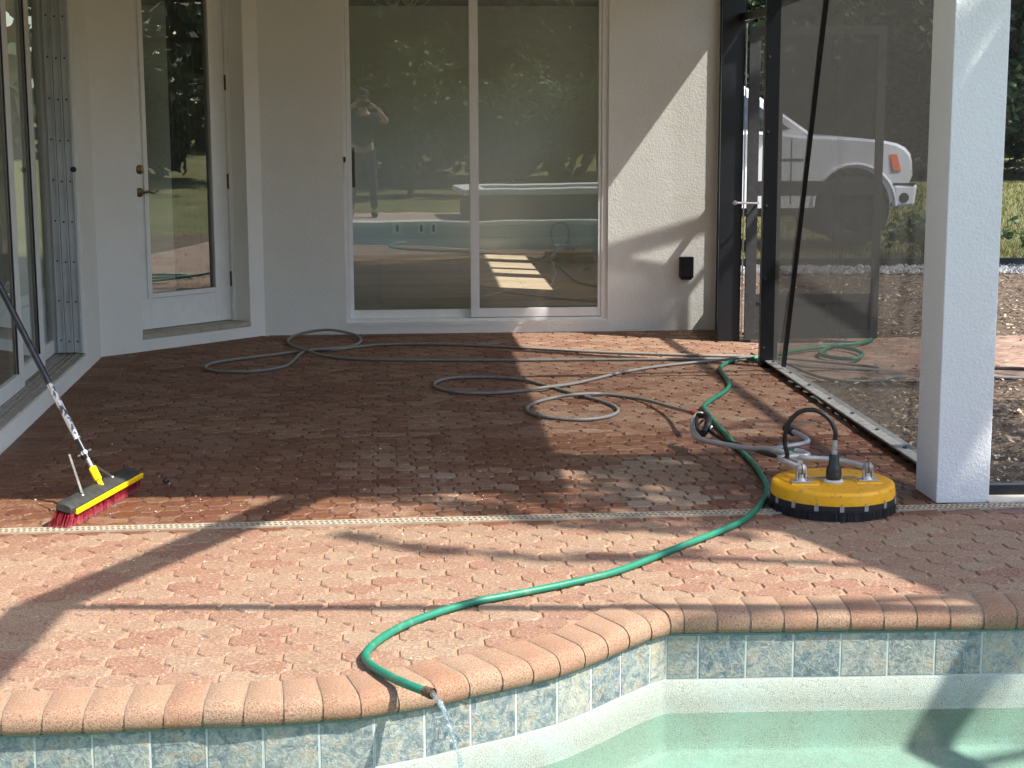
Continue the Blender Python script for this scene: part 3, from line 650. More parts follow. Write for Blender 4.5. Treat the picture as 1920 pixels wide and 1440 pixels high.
for r_ in range(-34, 74):
    tail = 'r' if (math.sin(r_ * 1.7) + math.sin(r_ * .61)) > 0 else 'l'
    for c_ in range(-30, 30):
        off = PP / 2 * (r_ % 2); p = orig + U * (c_ * PP + off) + V * (r_ * PP / 2)
        if p.y < 4.3 or p.y > 12.3 or not inside(p.x, p.y, deck):
            # let pavers tuck under the coping
            if not (inside(p.x, p.y + .09, deck) and p.y < 6): continue
        v_ = rnd.random() * .85 + .08 + .2 * mn.noise(Vector((p.x * .9, p.y * .9, 1)))
        if rnd.random() < .10: v_ = rnd.random() * .12
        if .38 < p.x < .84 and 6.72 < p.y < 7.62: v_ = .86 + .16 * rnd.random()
        vv_ = (p - orig).dot(V)
        if 0 < vv_ < 1.45 + .5 * mn.noise(Vector((p.x * 1.3, p.y * 1.3, 5))) and p.x > -1.6:
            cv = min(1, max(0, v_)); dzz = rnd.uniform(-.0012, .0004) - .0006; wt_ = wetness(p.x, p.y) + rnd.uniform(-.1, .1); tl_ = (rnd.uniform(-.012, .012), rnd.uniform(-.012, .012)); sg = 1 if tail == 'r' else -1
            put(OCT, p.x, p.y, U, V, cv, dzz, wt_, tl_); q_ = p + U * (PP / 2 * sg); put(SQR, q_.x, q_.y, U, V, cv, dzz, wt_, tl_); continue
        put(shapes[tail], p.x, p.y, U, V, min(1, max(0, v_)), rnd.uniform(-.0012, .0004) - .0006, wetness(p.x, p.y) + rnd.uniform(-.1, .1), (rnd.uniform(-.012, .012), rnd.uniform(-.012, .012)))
# soldier courses along the walls
def soldier(F, s0, s1, o0, o1, pitch, nrows=1):
    s = s0
    while s < s1:
        c = F.pt(s + pitch / 2, 0, (o0 + o1) / 2); hx = pitch / 2; hy = abs(o1 - o0) / 2
        rect = [(-hx, -hy), (hx, -hy), (hx, hy), (-hx, hy)]
        put([inset(rect, .002), inset(rect, .005)], c.x, c.y, F.t, -F.n if F.n.cross(F.t).z > 0 else F.n, rnd.random() * .7, .0028 + rnd.uniform(-.0006, .0006), wetness(c.x, c.y), (0, 0)); s += pitch
soldier(BW, 0.02, bend + .3, .0, .115, .225)
soldier(LW, 0, LW.L - .02, .0, .235, .105)
soldier(AW, 0.05, AW.L - .03, .0, .22, .108)
soldier(SW, -.55, 3.45, -.115, -.01, .225)
soldier(SW, -.55, 3.45, -.235, -.12, .225) if False else None
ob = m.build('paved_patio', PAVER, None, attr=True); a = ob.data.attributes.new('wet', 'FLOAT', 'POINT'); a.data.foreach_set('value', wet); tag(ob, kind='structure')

# trench drain grate
d0 = G(0, 997.5); d1 = G(1900, 948.5); DF = Frame(d0 + (d0 - d1) * .25, d1 + (d1 - d0) * .03)
drain = thing('trench_drain', 'long pale slotted drain grate set across the brick paving', 'drain', tuple(DF.a))
m = MB(); m.fbox(DF, 0, DF.L, -.008, .0026, -.030, .030); m.build('channel', plain('drain_shadow_gap', (.02, .017, .014), .9), drain)
GR = plain('sun_aged_plastic', (.36, .30, .215), .7, nscale=30, var=.18); m = MB()
for (a, b) in ((-.035, -.026), (-.0045, .0045), (.026, .035)): m.fbox(DF, 0, DF.L, -.008, .0062, a, b)
s = .006; k = 0
while s < DF.L:
    if k % 40: m.fbox(DF, s, s + .0095, .0030, .0060, -.026, -.0045); m.fbox(DF, s + .006, s + .0155, .0030, .0060, .0045, .026)
    s += .0225; k += 1
m.build('grate', GR, drain)

# ------------------------------------------------------------------ ground, garden
def sheet(name, polyxy, z, mat, kind='structure'):
    bm = bmesh.new(); bm.faces.new([bm.verts.new((x, y, z)) for x, y in polyxy]); bmesh.ops.triangulate(bm, faces=bm.faces[:]); me = bpy.data.meshes.new(name); bm.to_mesh(me); bm.free(); me.materials.append(mat)
    o = bpy.data.objects.new(name, me); COL.objects.link(o); return tag(o, kind=kind)
hx0, hx1, hy0, hy1 = x0p - .05, x1p + .05, .5, 5.6
m = MB(); z = -.05
for (a, b, c, d) in ((-260, 260, 12.0, 260), (-260, 260, -260, .45), (-260, hx0, .45, 12.0), (hx1, 260, .45, 12.0), (2.05 + .0, hx1, 5.9, 12.0)):
    m.add([(a, c, z), (b, c, z), (b, d, z), (a, d, z)], [(0, 1, 2, 3)])
tag(m.build('lawn', LAWN), kind='structure')
mul = [(1.66, 10.5), (1.86, 6.86), (6.2, 6.86), (8.0, 11), (12.0, 16.2), (1.2, 16.6), (1.2, 12.0), (1.62, 11.6)]
PM = MT('dusty_path'); pbr = PM.N('ShaderNodeTexBrick'); pbr.inputs['Scale'].default_value = 1; pbr.inputs['Brick Width'].default_value = .22; pbr.inputs['Row Height'].default_value = .11; pbr.inputs['Mortar Size'].default_value = .004
pbr.inputs['Color1'].default_value = srgb(150, 116, 98); pbr.inputs['Color2'].default_value = srgb(168, 138, 116); pbr.inputs['Mortar'].default_value = srgb(90, 70, 58); PM.L(PM.map((1, 1, 1), R(40)), pbr.inputs['Vector'])
PM.set(PM.mix(PM.ramp(PM.noise(5, 6, .7), [(.42, (0, 0, 0)), (.62, (.9, .9, .9))]), pbr.outputs[0], srgb(120, 100, 82)), .95); PM.bump(PM.noise(60, 4), .004); PATHM = PM.m
sheet('mulch_bed', mul, -.022, MULCH)
sheet('garden_path', [(1.62, 10.1), (1.66, 9.9), (2.6, 9.85), (7.0, 11.0), (7, 12.2), (1.5, 11.62), (1.55, 10.4)], -.012, PATHM)
rnd = random.Random(5); m = MB()
for i in range(14000):
    y = rnd.uniform(7.0, 16.2); x = rnd.uniform(1.9, .345 * y + .3 + 1.2 * rnd.random() ** 3)
    if not inside(x, y, mul): continue
    if 9.95 < y < 11.7 and x < 7 and rnd.random() < .93: continue
    s_ = rnd.uniform(.005, .022) * (1.5 if rnd.random() < .1 else 1); a = rnd.uniform(0, 6.28); u_ = Vector((math.cos(a), math.sin(a), rnd.uniform(-.5, .5))) * s_; v_ = Vector((-math.sin(a), math.cos(a), rnd.uniform(-.5, .5))) * s_ * rnd.uniform(.3, .7); p = Vector((x, y, -.008 + rnd.random() * .015))
    m.add([p - u_, p - v_, p + u_, p + v_], [(0, 1, 2, 3)], rnd.random())
CH = MT('bark_chips'); CH.set(CH.ramp(CH.attr('tint'), [(0, srgb(52, 42, 36)), (.5, srgb(104, 84, 68)), (.85, srgb(168, 146, 120)), (1, srgb(205, 190, 166))]), .9); tag(m.build('mulch_chips', CH.m, attr=True), 'dry brown bark chips covering bed beyond the screen', 'mulch', kind='stuff')
# edging and pale gravel strip
EY = G(1890, 497).y
m = MB(); m.box(1.3, 14, EY, EY + .06, -.04, .07); tag(m.build('garden_edging', BLACKALU), 'low black garden edging between gravel and lawn', 'edging')
m = MB()
for i in range(3000):
    x = rnd.uniform(1.3, 7.5); y = EY - rnd.uniform(.02, .7) ; r_ = rnd.uniform(.015, .035); p = Vector((x, y, -.01))
    vs = [p + Vector((rnd.uniform(.7, 1.2) * r_ * math.cos(a), rnd.uniform(.7, 1.2) * r_ * math.sin(a), 0)) for a in (0, 1.26, 2.5, 3.8, 5.0)] + [p + Vector((rnd.uniform(-.3, .3) * r_, rnd.uniform(-.3, .3) * r_, r_))]
    m.add(vs, [(k_, (k_ + 1) % 5, 5) for k_ in range(5)], rnd.random())
GV = MT('gravel'); GV.set(GV.ramp(GV.attr('tint'), [(0, (.09, .09, .10, 1)), (1, (.34, .34, .33, 1))]), .85); tag(m.build('gravel_strip', GV.m, attr=True), 'strip of pale gravel along the black garden edging', 'gravel', kind='stuff')
# grass blades
m = MB()
for i in range(26000):
    y = rnd.uniform(EY + .1, 34) if rnd.random() < .75 else rnd.uniform(EY + .1, 20); x = rnd.uniform(1.6, .36 * y + 1.0); h = rnd.uniform(.04, .10); a = rnd.uniform(0, 3.14); wv = Vector((math.cos(a), math.sin(a), 0)) * .012
    p = Vector((x, y, -.05)); tp = p + Vector((rnd.uniform(-.04, .04), rnd.uniform(-.04, .04), h)); m.add([p - wv, p + wv, tp], [(0, 1, 2)], rnd.random())
GB = mk_leaf('grass_blades', [srgb(78, 86, 42), srgb(122, 124, 70), srgb(160, 150, 104)], .8, .3)
tag(m.build('grass', GB, attr=True), 'sunlit patchy lawn grass beyond the garden edging', 'grass', kind='stuff')

# ------------------------------------------------------------------ vegetation
def leafcloud(m, c, rad, n, size, rnd, clumps=14, shell=.45):
    cl = []
    for i in range(clumps):
        while True:
            p = Vector((rnd.uniform(-1, 1), rnd.uniform(-1, 1), rnd.uniform(-1, 1)))
            if p.length < 1: break
        cl.append((p, rnd.uniform(.22, .45), rnd.uniform(-.25, .25)))
    for i in range(n):
        q, r_, tv = rnd.choice(cl); d = Vector((rnd.gauss(0, 1), rnd.gauss(0, 1), rnd.gauss(0, 1))).normalized() * r_ * (rnd.random() ** .4); p = q + d
        p = Vector((c[0] + p.x * rad[0], c[1] + p.y * rad[1], c[2] + p.z * rad[2]))
        if p.z < .05: continue
        a = Vector((rnd.gauss(0, 1), rnd.gauss(0, 1), rnd.gauss(0, .7))).normalized(); b = a.cross(Vector((rnd.gauss(0, 1), rnd.gauss(0, 1), rnd.gauss(0, 1)))).normalized(); s_ = size * rnd.uniform(.6, 1.4)
        m.add([p - a * s_, p - b * s_ * .45, p + a * s_, p + b * s_ * .45], [(0, 1, 2, 3)], min(1, max(0, .45 + tv + rnd.gauss(0, .18))))
def tree(name, label, cat, x, y, h, rx, rz, mat, n, size, group=None, seed=1, trunk=.14, base=None, clumps=22):
    rnd = random.Random(seed); t = thing(name, label, cat, (x, y, -.05), group); m = MB(); zc = h - rz if base is None else base + rz
    m.tube(spline([(x, y, -.1), (x + rnd.uniform(-.1, .1), y, zc * .5), (x + rnd.uniform(-.2, .2), y, zc + rz * .3)], .2), trunk, 8)
    for k in range(6):
        a = k * 1.05; m.tube([(x, y, zc * .6), (x + math.cos(a) * rx * .4, y + math.sin(a) * rx * .4, zc), (x + math.cos(a) * rx * .7, y + math.sin(a) * rx * .7, zc + rz * .3)], trunk * .35, 6)
    m.build('trunk', BARK, t, smooth=True)
    m = MB(); leafcloud(m, (x, y, zc), (rx, rx, rz), n, size, rnd, clumps); m.build('crown', mat, t, attr=True); return t
# dark trees beyond the lawn, right
for i, (x, y, h, rx) in enumerate([(3.0, 37, 6.4, 3.2), (7.5, 38, 6.0, 3.4), (11.8, 37, 6.3, 3.2), (15.8, 38, 5.8, 3.3), (5.4, 42, 7.5, 4), (10, 43, 7.6, 4.2), (14.5, 44, 7.2, 4)]):
    tree('dark_tree', ['dark bushy tree at left end of the row beyond the truck', 'dark bushy tree second in the row beyond the lawn', 'dark bushy tree third in row beyond the lawn right of column', 'dark bushy tree at right end of the row beyond the lawn', 'tall dark tree behind the left half of the far tree row', 'tall dark tree in the middle behind the far tree row', 'tall dark tree behind the right half of the far tree row'][i], 'tree', x, y, h, rx, h / 2, LEAF_DARK, 15000, .13, 'dark trees beyond the lawn', 20 + i, .25, 0, 30)
# garden to the right that the glazed door mirrors
for i, (x, y) in enumerate([(24, 6), (26, 12), (27, 19), (25, 0)]):
    tree('garden_tree', ['tree at the side garden level with the drain', 'tree at the side garden level with the house wall', 'tree at far corner of the side garden', 'tree at side garden level with the camera'][i], 'tree', x, y, 6, 3.6, 3, LEAF_DARK, 9000, .15, 'trees of the side garden', 40 + i, .25, 0)
tree('shrub', 'small pale leafy shrub in bed outside the screened side', 'shrub', 5.6, 9.6, .75, .38, .34, LEAF_PALE, 700, .045, None, 60, .015)
# weedy sapling right of the column by the edging
tree('sapling', 'small leafy sapling growing at black edging right of column', 'sapling', G(1888, 488).x, EY - .15, .62, .22, .22, LEAF_MID, 130, .05, None, 61, .01, clumps=8)
tree('bush', 'low green bush on the lawn under the truck bumper', 'bush', 4.55, 17.9, .62, .55, .33, LEAF_MID, 1400, .05, None, 63, .02)
rnd = random.Random(55); m = MB()
for i in range(60000):
    a = rnd.uniform(0, 2 * math.pi); rr = rnd.uniform(44, 52); z = rnd.uniform(-.1, 1) * 6.6 + rnd.gauss(0, .35); c = Vector((rr * math.cos(a), 8 + rr * math.sin(a), z)); s_ = rnd.uniform(.28, .6)
    a_ = Vector((rnd.gauss(0, 1), rnd.gauss(0, 1), rnd.gauss(0, 1))).normalized() * s_; b_ = a_.cross(Vector((rnd.gauss(0, 1), rnd.gauss(0, 1), rnd.gauss(0, 1)))).normalized() * s_ * .6
    m.add([c - a_, c - b_, c + a_, c + b_], [(0, 1, 2, 3)], rnd.random())
tag(m.build('far_wood', LEAF_DARK, attr=True), 'dark far-off wood closing the view beyond the lawn', 'wood', kind='stuff')
# hedge and trees behind the photographer, mirrored in the patio door
hl = ['leftmost', 'second', 'third', 'fourth', 'fifth', 'sixth', 'rightmost']
for i in range(7):
    x = -6.4 + i * 1.75
    tree('hedge_shrub', hl[i] + ' rounded hedge shrub mirrored in the patio door', 'hedge shrub', x, -6.4 - .3 * (i % 2), 2.5 + .25 * math.sin(i * 2.1), .95, 1.2, LEAF_MID, 3200, .075, 'hedge shrubs behind the pool', 70 + i, .06, .15, 26)
for i in range(5):
    tree('tall_tree', hl[i] + ' of the tall trees behind the hedge shrubs', 'tree', -11 + i * 4.6, -13.5, 6.4, 3.4, 3.2, LEAF_DARK, 7000, .24, 'tall trees behind the hedge', 90 + i, .25, 0, 26)

# ------------------------------------------------------------------ pool cage
cage = thing('pool_cage', 'black aluminium pool cage with mesh walls beside the patio', 'screen enclosure', (1.9, 8, 0))
CH_ = 2.72
m = MB(); m.fbox(SW, -.0, .055, .0, CH_, -.045, .065); m.build('post', BLACKALU, cage, bevel=.004)
pq = G(1345, 640); pr = G(1388, 641)
m = MB(); m.box8([(pq.x, pq.y, 0), (pr.x, pq.y + .01, 0), (pr.x, pq.y + .06, 0), (pq.x, pq.y + .05, 0), (pq.x, pq.y, CH_), (pr.x, pq.y + .01, CH_), (pr.x, pq.y + .06, CH_), (pq.x, pq.y + .05, CH_)]); m.build('post', BLACKALU, cage, bevel=.003)
JF = Frame(Vector((bend * BW.t.x + BW.a.x, BW.pt(bend, 0).y, 0)), pq)    # channel along the wall end
m = MB(); e_ = BW.pt(bend, 0); m.box(e_.x + .002, e_.x + .088, e_.y - .045, e_.y + .02, .0, CH_); m.build('wall_channel', BLACKALU, cage, bevel=.003)
m = MB(); m.box8([(e_.x + .05, e_.y - .046, .03), (e_.x + .075, e_.y - .046, .03), (pr.x - .02, pr.y + .06, .03), (pr.x - .045, pr.y + .06, .03), (e_.x + .05, e_.y - .046, .30), (e_.x + .075, e_.y - .046, .30), (pr.x - .02, pr.y + .06, .30), (pr.x - .045, pr.y + .06, .30)]); m.build('kick_plate', BLACKALU, cage, bevel=.002)
m = MB(); m.bar((e_.x + .062, e_.y - .046, 1.02), (pr.x - .033, pr.y + .06, 1.02), .03, .05); m.build('chair_rail', BLACKALU, cage)
m = MB(); m.add([(e_.x + .062, e_.y - .046, .3), (pr.x - .033, pr.y + .06, .3), (pr.x - .033, pr.y + .06, CH_), (e_.x + .062, e_.y - .046, CH_)], [(0, 1, 2, 3)]); m.build('screen_panel', SCREEN, cage)
m = MB(); m.box(e_.x + .030, e_.x + .036, e_.y - .052, e_.y - .0455, .05, CH_); m.build('channel_lip', GREYALU, cage)
for z in (.12, .55, 1.0, 1.45, 1.9):
    m = MB(); m.lathe([(0, .006), (.007, .005), (.009, 0)], (SW.pt(.056, z, .045)), SW.t, 8); m.build('screw', SCREWM, cage)
    m = MB(); m.lathe([(0, .006), (.007, .005), (.009, 0)], (e_.x + .017, e_.y - .045, z + .1), (0, -1, 0), 8); m.build('screw', SCREWM, cage)
# header over the doorway
DL = G(1395, 641); DR = G(1646, 640.5)
m = MB(); m.bar((pr.x - .02, pq.y + .03, 2.19), (SW.pt(0, 0, -.05).x, SW.pt(0, 0, -.05).y, 2.19), .05, .05); m.bar((pr.x - .02, pq.y + .03, 2.55), tuple(SW.pt(3.4, 2.55, -.05)), .05, .05); m.build('header', BLACKALU, cage)
# base rail with worn top
SL = SW.L + .55
m = MB(); m.fbox(SW, .056, SL, .002, .030, -.05, -.002); m.build('base_rail', BLACKALU, cage)
m = MB(); m.fbox(SW, .056, SL, .0302, .040, -.058, .035)
bt = m.build('base_plate', GREYALU, cage, bevel=.002)
for i in range(8): m = MB(); m.lathe([(0, .009), (.009, .007), (.011, 0)], SW.pt(.12 + i * .44, .040, -.005), (0, 0, 1), 8); m.build('anchor_bolt', SCREWM, bt)
m = MB(); P = SW.pt; m.add([P(.05, .035, -.02), P(SL, .035, -.02), P(SL, CH_, -.02), P(.05, CH_, -.02)], [(0, 1, 2, 3)]); m.build('screen_panel', SCREEN, cage)
# brace
def on_frame(F, px, py, o): s_, z_ = F.sz(px, py, o); return F.pt(s_, z_, o)
b0 = on_frame(SW, 1469, 686, -.004); b1 = on_frame(SW, 1551, -20, -.004); m = MB(); m.bar(b0, b1 + (b1 - b0) * .04, .03, .026, up=(1, 0, 0)); m.build('brace', BLACKALU, cage)
# mesh wall on the far side of the column
cR = pc[1] + back * .35; s2 = Frame(cR + Vector((.0, 0, 0)), cR + Vector((3.2, .06, 0)))
m = MB(); m.fbox(s2, .0, 3.2, .0, .055, -.04, .0); m.fbox(s2, 0, 3.2, 2.5, 2.56, -.04, 0); m.fbox(s2, 1.6, 1.65, .055, 2.5, -.04, 0); m.build('base_rail', BLACKALU, cage, bevel=.002)
m = MB(); P = s2.pt; m.add([P(0, .05, -.02), P(3.2, .05, -.02), P(3.2, 2.5, -.02), P(0, 2.5, -.02)], [(0, 1, 2, 3)]); m.build('screen_panel', SCREEN2, cage)
m = MB(); m.fbox(s2, -.0, 3.2, -.0, .012, .001, .12); m.build('concrete_kerb', plain('bare_concrete', (.48, .43, .36), .9, nscale=15, var=.15), cage)
# open mesh door
DFm = Frame(Vector((DL.x, DL.y, 0)), Vector((DR.x, DR.y + .02, 0))); W = DFm.L
m = MB(); DH = 2.13; st = .055; DBC = plain('door_grey_bronze', (.030, .030, .029), .6, .0, nscale=40, var=.3)
m.fbox(DFm, 0, st + .02, .02, DH, -.025, 0); m.fbox(DFm, W - st, W, .02, DH, -.025, 0)
for (a, b) in ((.02, .075), (.27, .33), (1.0, 1.10), (DH - .06, DH)): m.fbox(DFm, st + .02, W - st, a, b, -.025, -.001)
dr = m.build('screen_door', DBC, cage, bevel=.002)
m = MB(); m.fbox(DFm, st + .02, W - st, .075, .27, -.016, -.010); m.build('kick_plate', DBC, dr)
m = MB(); P = DFm.pt; m.add([P(st, .33, -.012), P(W - st, .33, -.012), P(W - st, DH - .05, -.012), P(st, DH - .05, -.012)], [(0, 1, 2, 3)]); m.build('screen_panel', SCREEN, dr)
m = MB(); hp = on_frame(DFm, 1421, 381, .07); h2 = on_frame(DFm, 1374, 380, .07); m.tube([hp, h2], .008, 8); m.tube([hp, on_frame(DFm, 1421, 381, 0)], .008, 8); m.lathe([(0, -.02), (.016, -.018), (.016, .018), (0, .02)], h2 + (hp - h2) * .08, (0, 1, 0), 12); m.build('door_handle', CHROME, dr, smooth=True)
m = MB(); m.bar((DL.x - .018, DL.y + .02, .02), (DL.x - .018, DL.y + .02, DH + .02), .008, .02); m.build('door_stop', GREYALU, dr)
# roof beams (set out from the shade they throw)
def beam(p, q, w_, h_, z=3.05, ext=0):
    a = sunup(p, z); b = sunup(q, z); d = (b - a).normalized(); a = a - d * ext; b = b + d * ext
    m = MB(); m.bar(a, b, w_, h_); return m.build('roof_beam', BLACKALU, cage)
beam(G(640, 903), G(75, 1138), .12, .09)
beam(G(75, 1138), G(-170, 1390), .14, .09)
beam(G(40, 1137), G(1860, 1141), .050, .045)
beam(G(1490, 990), G(1890, 1141), .125, .06, ext=1.3)
BWp = lambda px, py: on_frame(BW, px, py, 0)
beam(BWp(1120, 482), BWp(1340, 416), .045, .05, 3.05, .2)
beam(BWp(1215, 640), BWp(1345, 478), .045, .03, 3.05, .0)
beam(G(1235, 625), G(1580, 870), .055, .05, 3.05, 0)
beam(G(975, 706), G(1440, 694), .035, .03, 3.05, .6)

# ------------------------------------------------------------------ unseen shade tree right of the pool, crown shaped by its shade
rnd = random.Random(77); st_ = thing('shade_tree', 'large unseen shade tree right of the pool, leaves placed to throw dappled shade', 'tree', (6.6, 3.6, -.05))
m = MB(); m.tube(spline([(6.6, 3.6, -.1), (6.7, 3.7, 2.2), (6.4, 3.9, 4.6), (6.3, 4.0, 6.4)], .2), .17, 10)
for k in range(11):
    a = k * 2.4; r_ = rnd.uniform(1.0, 2.4); z = rnd.uniform(5.6, 7.6); m.tube(spline([(6.5, 3.8, 3.6 + .2 * k), (6.5 + .5 * r_ * math.cos(a), 3.9 + .5 * r_ * math.sin(a), z - 1), (6.5 + r_ * math.cos(a), 3.9 + r_ * math.sin(a), z)], .2), .035, 6)
m.build('trunk', BARK, st_, smooth=True)
m = MB()
def shade(poly_, n, size, wall=None, hr=(5.6, 8.2), z=0):  # puts leaves up the sun ray from wherever shade is wanted
    xs = [p[0] for p in poly_]; ys = [p[1] for p in poly_]; k = 0; tries = 0
    while k < n and tries < n * 30:
        tries += 1; px = rnd.uniform(min(xs), max(xs)); py = rnd.uniform(min(ys), max(ys))
        if not inside(px, py, poly_): continue
        g = on_frame(wall, px, py, 0) if wall else G(px, py, z)
        p = sunup(g, rnd.uniform(*hr)); a = Vector((rnd.gauss(0, 1), rnd.gauss(0, 1), rnd.gauss(0, .5))).normalized(); b = a.cross(Vector((rnd.gauss(0, .6), rnd.gauss(0, .6), 1))).normalized(); s_ = size * rnd.uniform(.6, 1.4)
        m.add([p - a * s_, p - b * s_ * .5, p + a * s_, p + b * s_ * .5], [(0, 1, 2, 3)], rnd.random()); k += 1
CF = Frame(pc[0], pc[1])
shade([(1480, 985), (1860, 1130), (1990, 1160), (1990, 940), (1480, 940)], 3600, .09)
shade([(1745, 180), (1885, 150), (1870, 640), (1745, 680)], 300, .07, CF); shade([(1740, 800), (1860, 660), (1860, 760), (1745, 950)], 90, .07, CF)
shade([(1060, 862), (1330, 850), (1450, 880), (1700, 900), (1720, 960), (1440, 985), (1100, 940)], 650, .075)
shade([(620, 930), (1150, 925), (1440, 960), (1440, 1010), (1000, 985)], 260, .07)
for (a, b) in (((640, 1000), (800, 1030)), ((800, 1030), (1100, 1052)), ((1100, 1052), (1320, 1030)), ((1300, 800), (1560, 792)), ((1300, 822), (1500, 828)), ((1330, 845), (1600, 850))):
    shade([(a[0], a[1] - 7), (b[0], b[1] - 7), (b[0], b[1] + 7), (a[0], a[1] + 7)], 60, .05)
shade([(1136, 565), (1245, 545), (1230, 630), (1136, 625)], 110, .07, BW, (5.6, 7))  # this and the next: leaves added to shade wall foot and door sill
shade([(985, 588), (1140, 575), (1140, 630), (970, 630)], 110, .07, BW, (5.6, 7))
shade([(1740, 760), (1930, 740), (1930, 900), (1740, 900)], 260, .09)
shade([(1600, 690), (1930, 690), (1930, 720), (1600, 720)], 90, .08)
m.build('crown', mk_leaf('shade_leaves', [(.02, .04, .012, 1), (.05, .09, .025, 1), (.09, .13, .04, 1)]), st_, attr=True)

# ------------------------------------------------------------------ spa, mirrored in the patio door
spa = thing('raised_spa', 'raised spa with pale rim standing right behind camera side of pool', 'spa', (1.8, -.3, 0))
SPM = plain('spa_tile', (.12, .15, .15), .5, nscale=12, var=.3)
m = MB(); m.box(.95, 3.6, -.9, .41, -.3, .34); m.build('spa_wall', SPM, spa, bevel=.01)
m = MB(); m.box(.85, 3.7, -1.0, -.62, .342, .43); m.box(.85, 3.7, .22, .5, .342, .43); m.box(.85, 1.2, -.62, .22, .342, .43); m.build('spa_rim', plain('spa_rim_stone', (.66, .62, .55), .8, nscale=20, var=.12), spa, bevel=.02)

# ------------------------------------------------------------------ hoses
def hose(name, mat, pts, r, label, cat, step=.02, n=12, root=None):
    m = MB(); m.tube(spline(pts, step), r, n); return m
GH = MT('green_hose_vinyl'); gs = GH.noise(26, 4, .7); GH.set(GH.mix(GH.ramp(gs, [(.55, (0, 0, 0)), (.74, (.6, .6, .6))]), srgb(28, 114, 88), srgb(112, 130, 104)), .45); GH.bump(GH.noise(90, 2), .0006)
gr_ = .0128
def gz(pts, z0=None): return [G(p[0], p[1], p[2] if len(p) > 2 else gr_) for p in pts]
gpts = [(1642, 630), (1626, 640), (1599, 645), (1567, 647), (1545, 655), (1538, 664), (1567, 671), (1603, 672, .022), (1617, 664), (1599, 655), (1557, 650), (1505, 655), (1451, 664), (1418, 671, .035), (1395, 672), (1378, 675), (1361, 681), (1350, 691), (1357, 703), (1367, 720), (1361, 732), (1337, 748), (1320, 762), (1327, 775), (1344, 796), (1364, 817), (1378, 834), (1389, 845), (1406, 862), (1421, 880), (1435, 905), (1438, 922), (1428, 944), (1399, 972), (1357, 993), (1293, 1018), (1260, 1031), (1160, 1070), (1060, 1095), (960, 1115), (875, 1132), (775, 1165), (715, 1197), (686, 1226, .018), (696, 1247, .018), (728, 1267, .024), (765, 1284, .03), (800, 1297, .028)]
gp_ = gz(gpts); gho = thing('garden_hose', 'green garden hose snaking over the brick paving and running into the pool', 'hose', tuple(gp_[20]))
m = MB(); m.tube(spline(gp_, .015), gr_, 12); m.build('tubing', GH.m, gho, smooth=True)
tip = gp_[-1]; td = (gp_[-1] - gp_[-2]).normalized(); m = MB()
m.tube([tip - td * .008, tip + td * .012], .0150, 14, False); m.tube([tip + td * .010, tip + td * .024], .0162, 14, False); m.tube([tip + td * .024, tip + td * .004], .0115, 14, True)
m.build('coupling', RUST, gho, smooth=True)
# water running from it
WTM = MT('running_water'); gl = WTM.N('ShaderNodeBsdfGlossy'); gl.inputs['Roughness'].default_value = .08; tr = WTM.N('ShaderNodeBsdfTransparent'); tr.inputs[0].default_value = (.9, .96, .97, 1)
bb = WTM.N('ShaderNodeBump'); bb.inputs['Distance'].default_value = .01; WTM.L(WTM.noise(150, 3), bb.inputs['Height']); WTM.L(bb.outputs[0], gl.inputs['Normal'])
mx = WTM.N('ShaderNodeMixShader'); mx.inputs[0].default_value = .32; WTM.L(tr.outputs[0], mx.inputs[1]); WTM.L(gl.outputs[0], mx.inputs[2]); WTM.L(mx.outputs[0], WTM.out.inputs[0])
rnd = random.Random(4); p0 = tip + td * .02; hv = Vector((td.x, td.y, 0)).normalized() * .62; ws = []; t_ = 0
for i in range(34):
    t_ = i * .0085; p = p0 + hv * t_ + Vector((0, 0, -.12 * t_ - 4.9 * t_ * t_)); ws.append(p)
    if p.z < WZ: break
m = MB(); pts = []; rs = []
sp = spline(ws, .004)
for i, p in enumerate(sp):
    f_ = i / len(sp); pts.append(p + Vector((rnd.gauss(0, .0012), rnd.gauss(0, .0012), 0)) * (.3 + 2 * f_)); rs.append((.0085 * (1 - f_ * .62)) * (1 + .38 * math.sin(i * .55) * (f_ * .8 + .2) + rnd.uniform(-.15, .15)))
m.tube(pts, rs, 10)
for i in range(60):
    f_ = rnd.random(); p = sp[int(f_ * (len(sp) - 1))] + Vector((rnd.gauss(0, .006), rnd.gauss(0, .006), rnd.gauss(0, .004))) * (.5 + 1.4 * f_); r_ = rnd.uniform(.0012, .003)
    m.lathe([(0, -r_), (r_ * .8, -r_ * .6), (r_, 0), (r_ * .8, r_ * .6), (0, r_)], p, (0, 0, 1), 6)
tag(m.build('water_stream', WTM.m, smooth=True), 'thin stream of clear water falling from green hose into the pool', 'water')
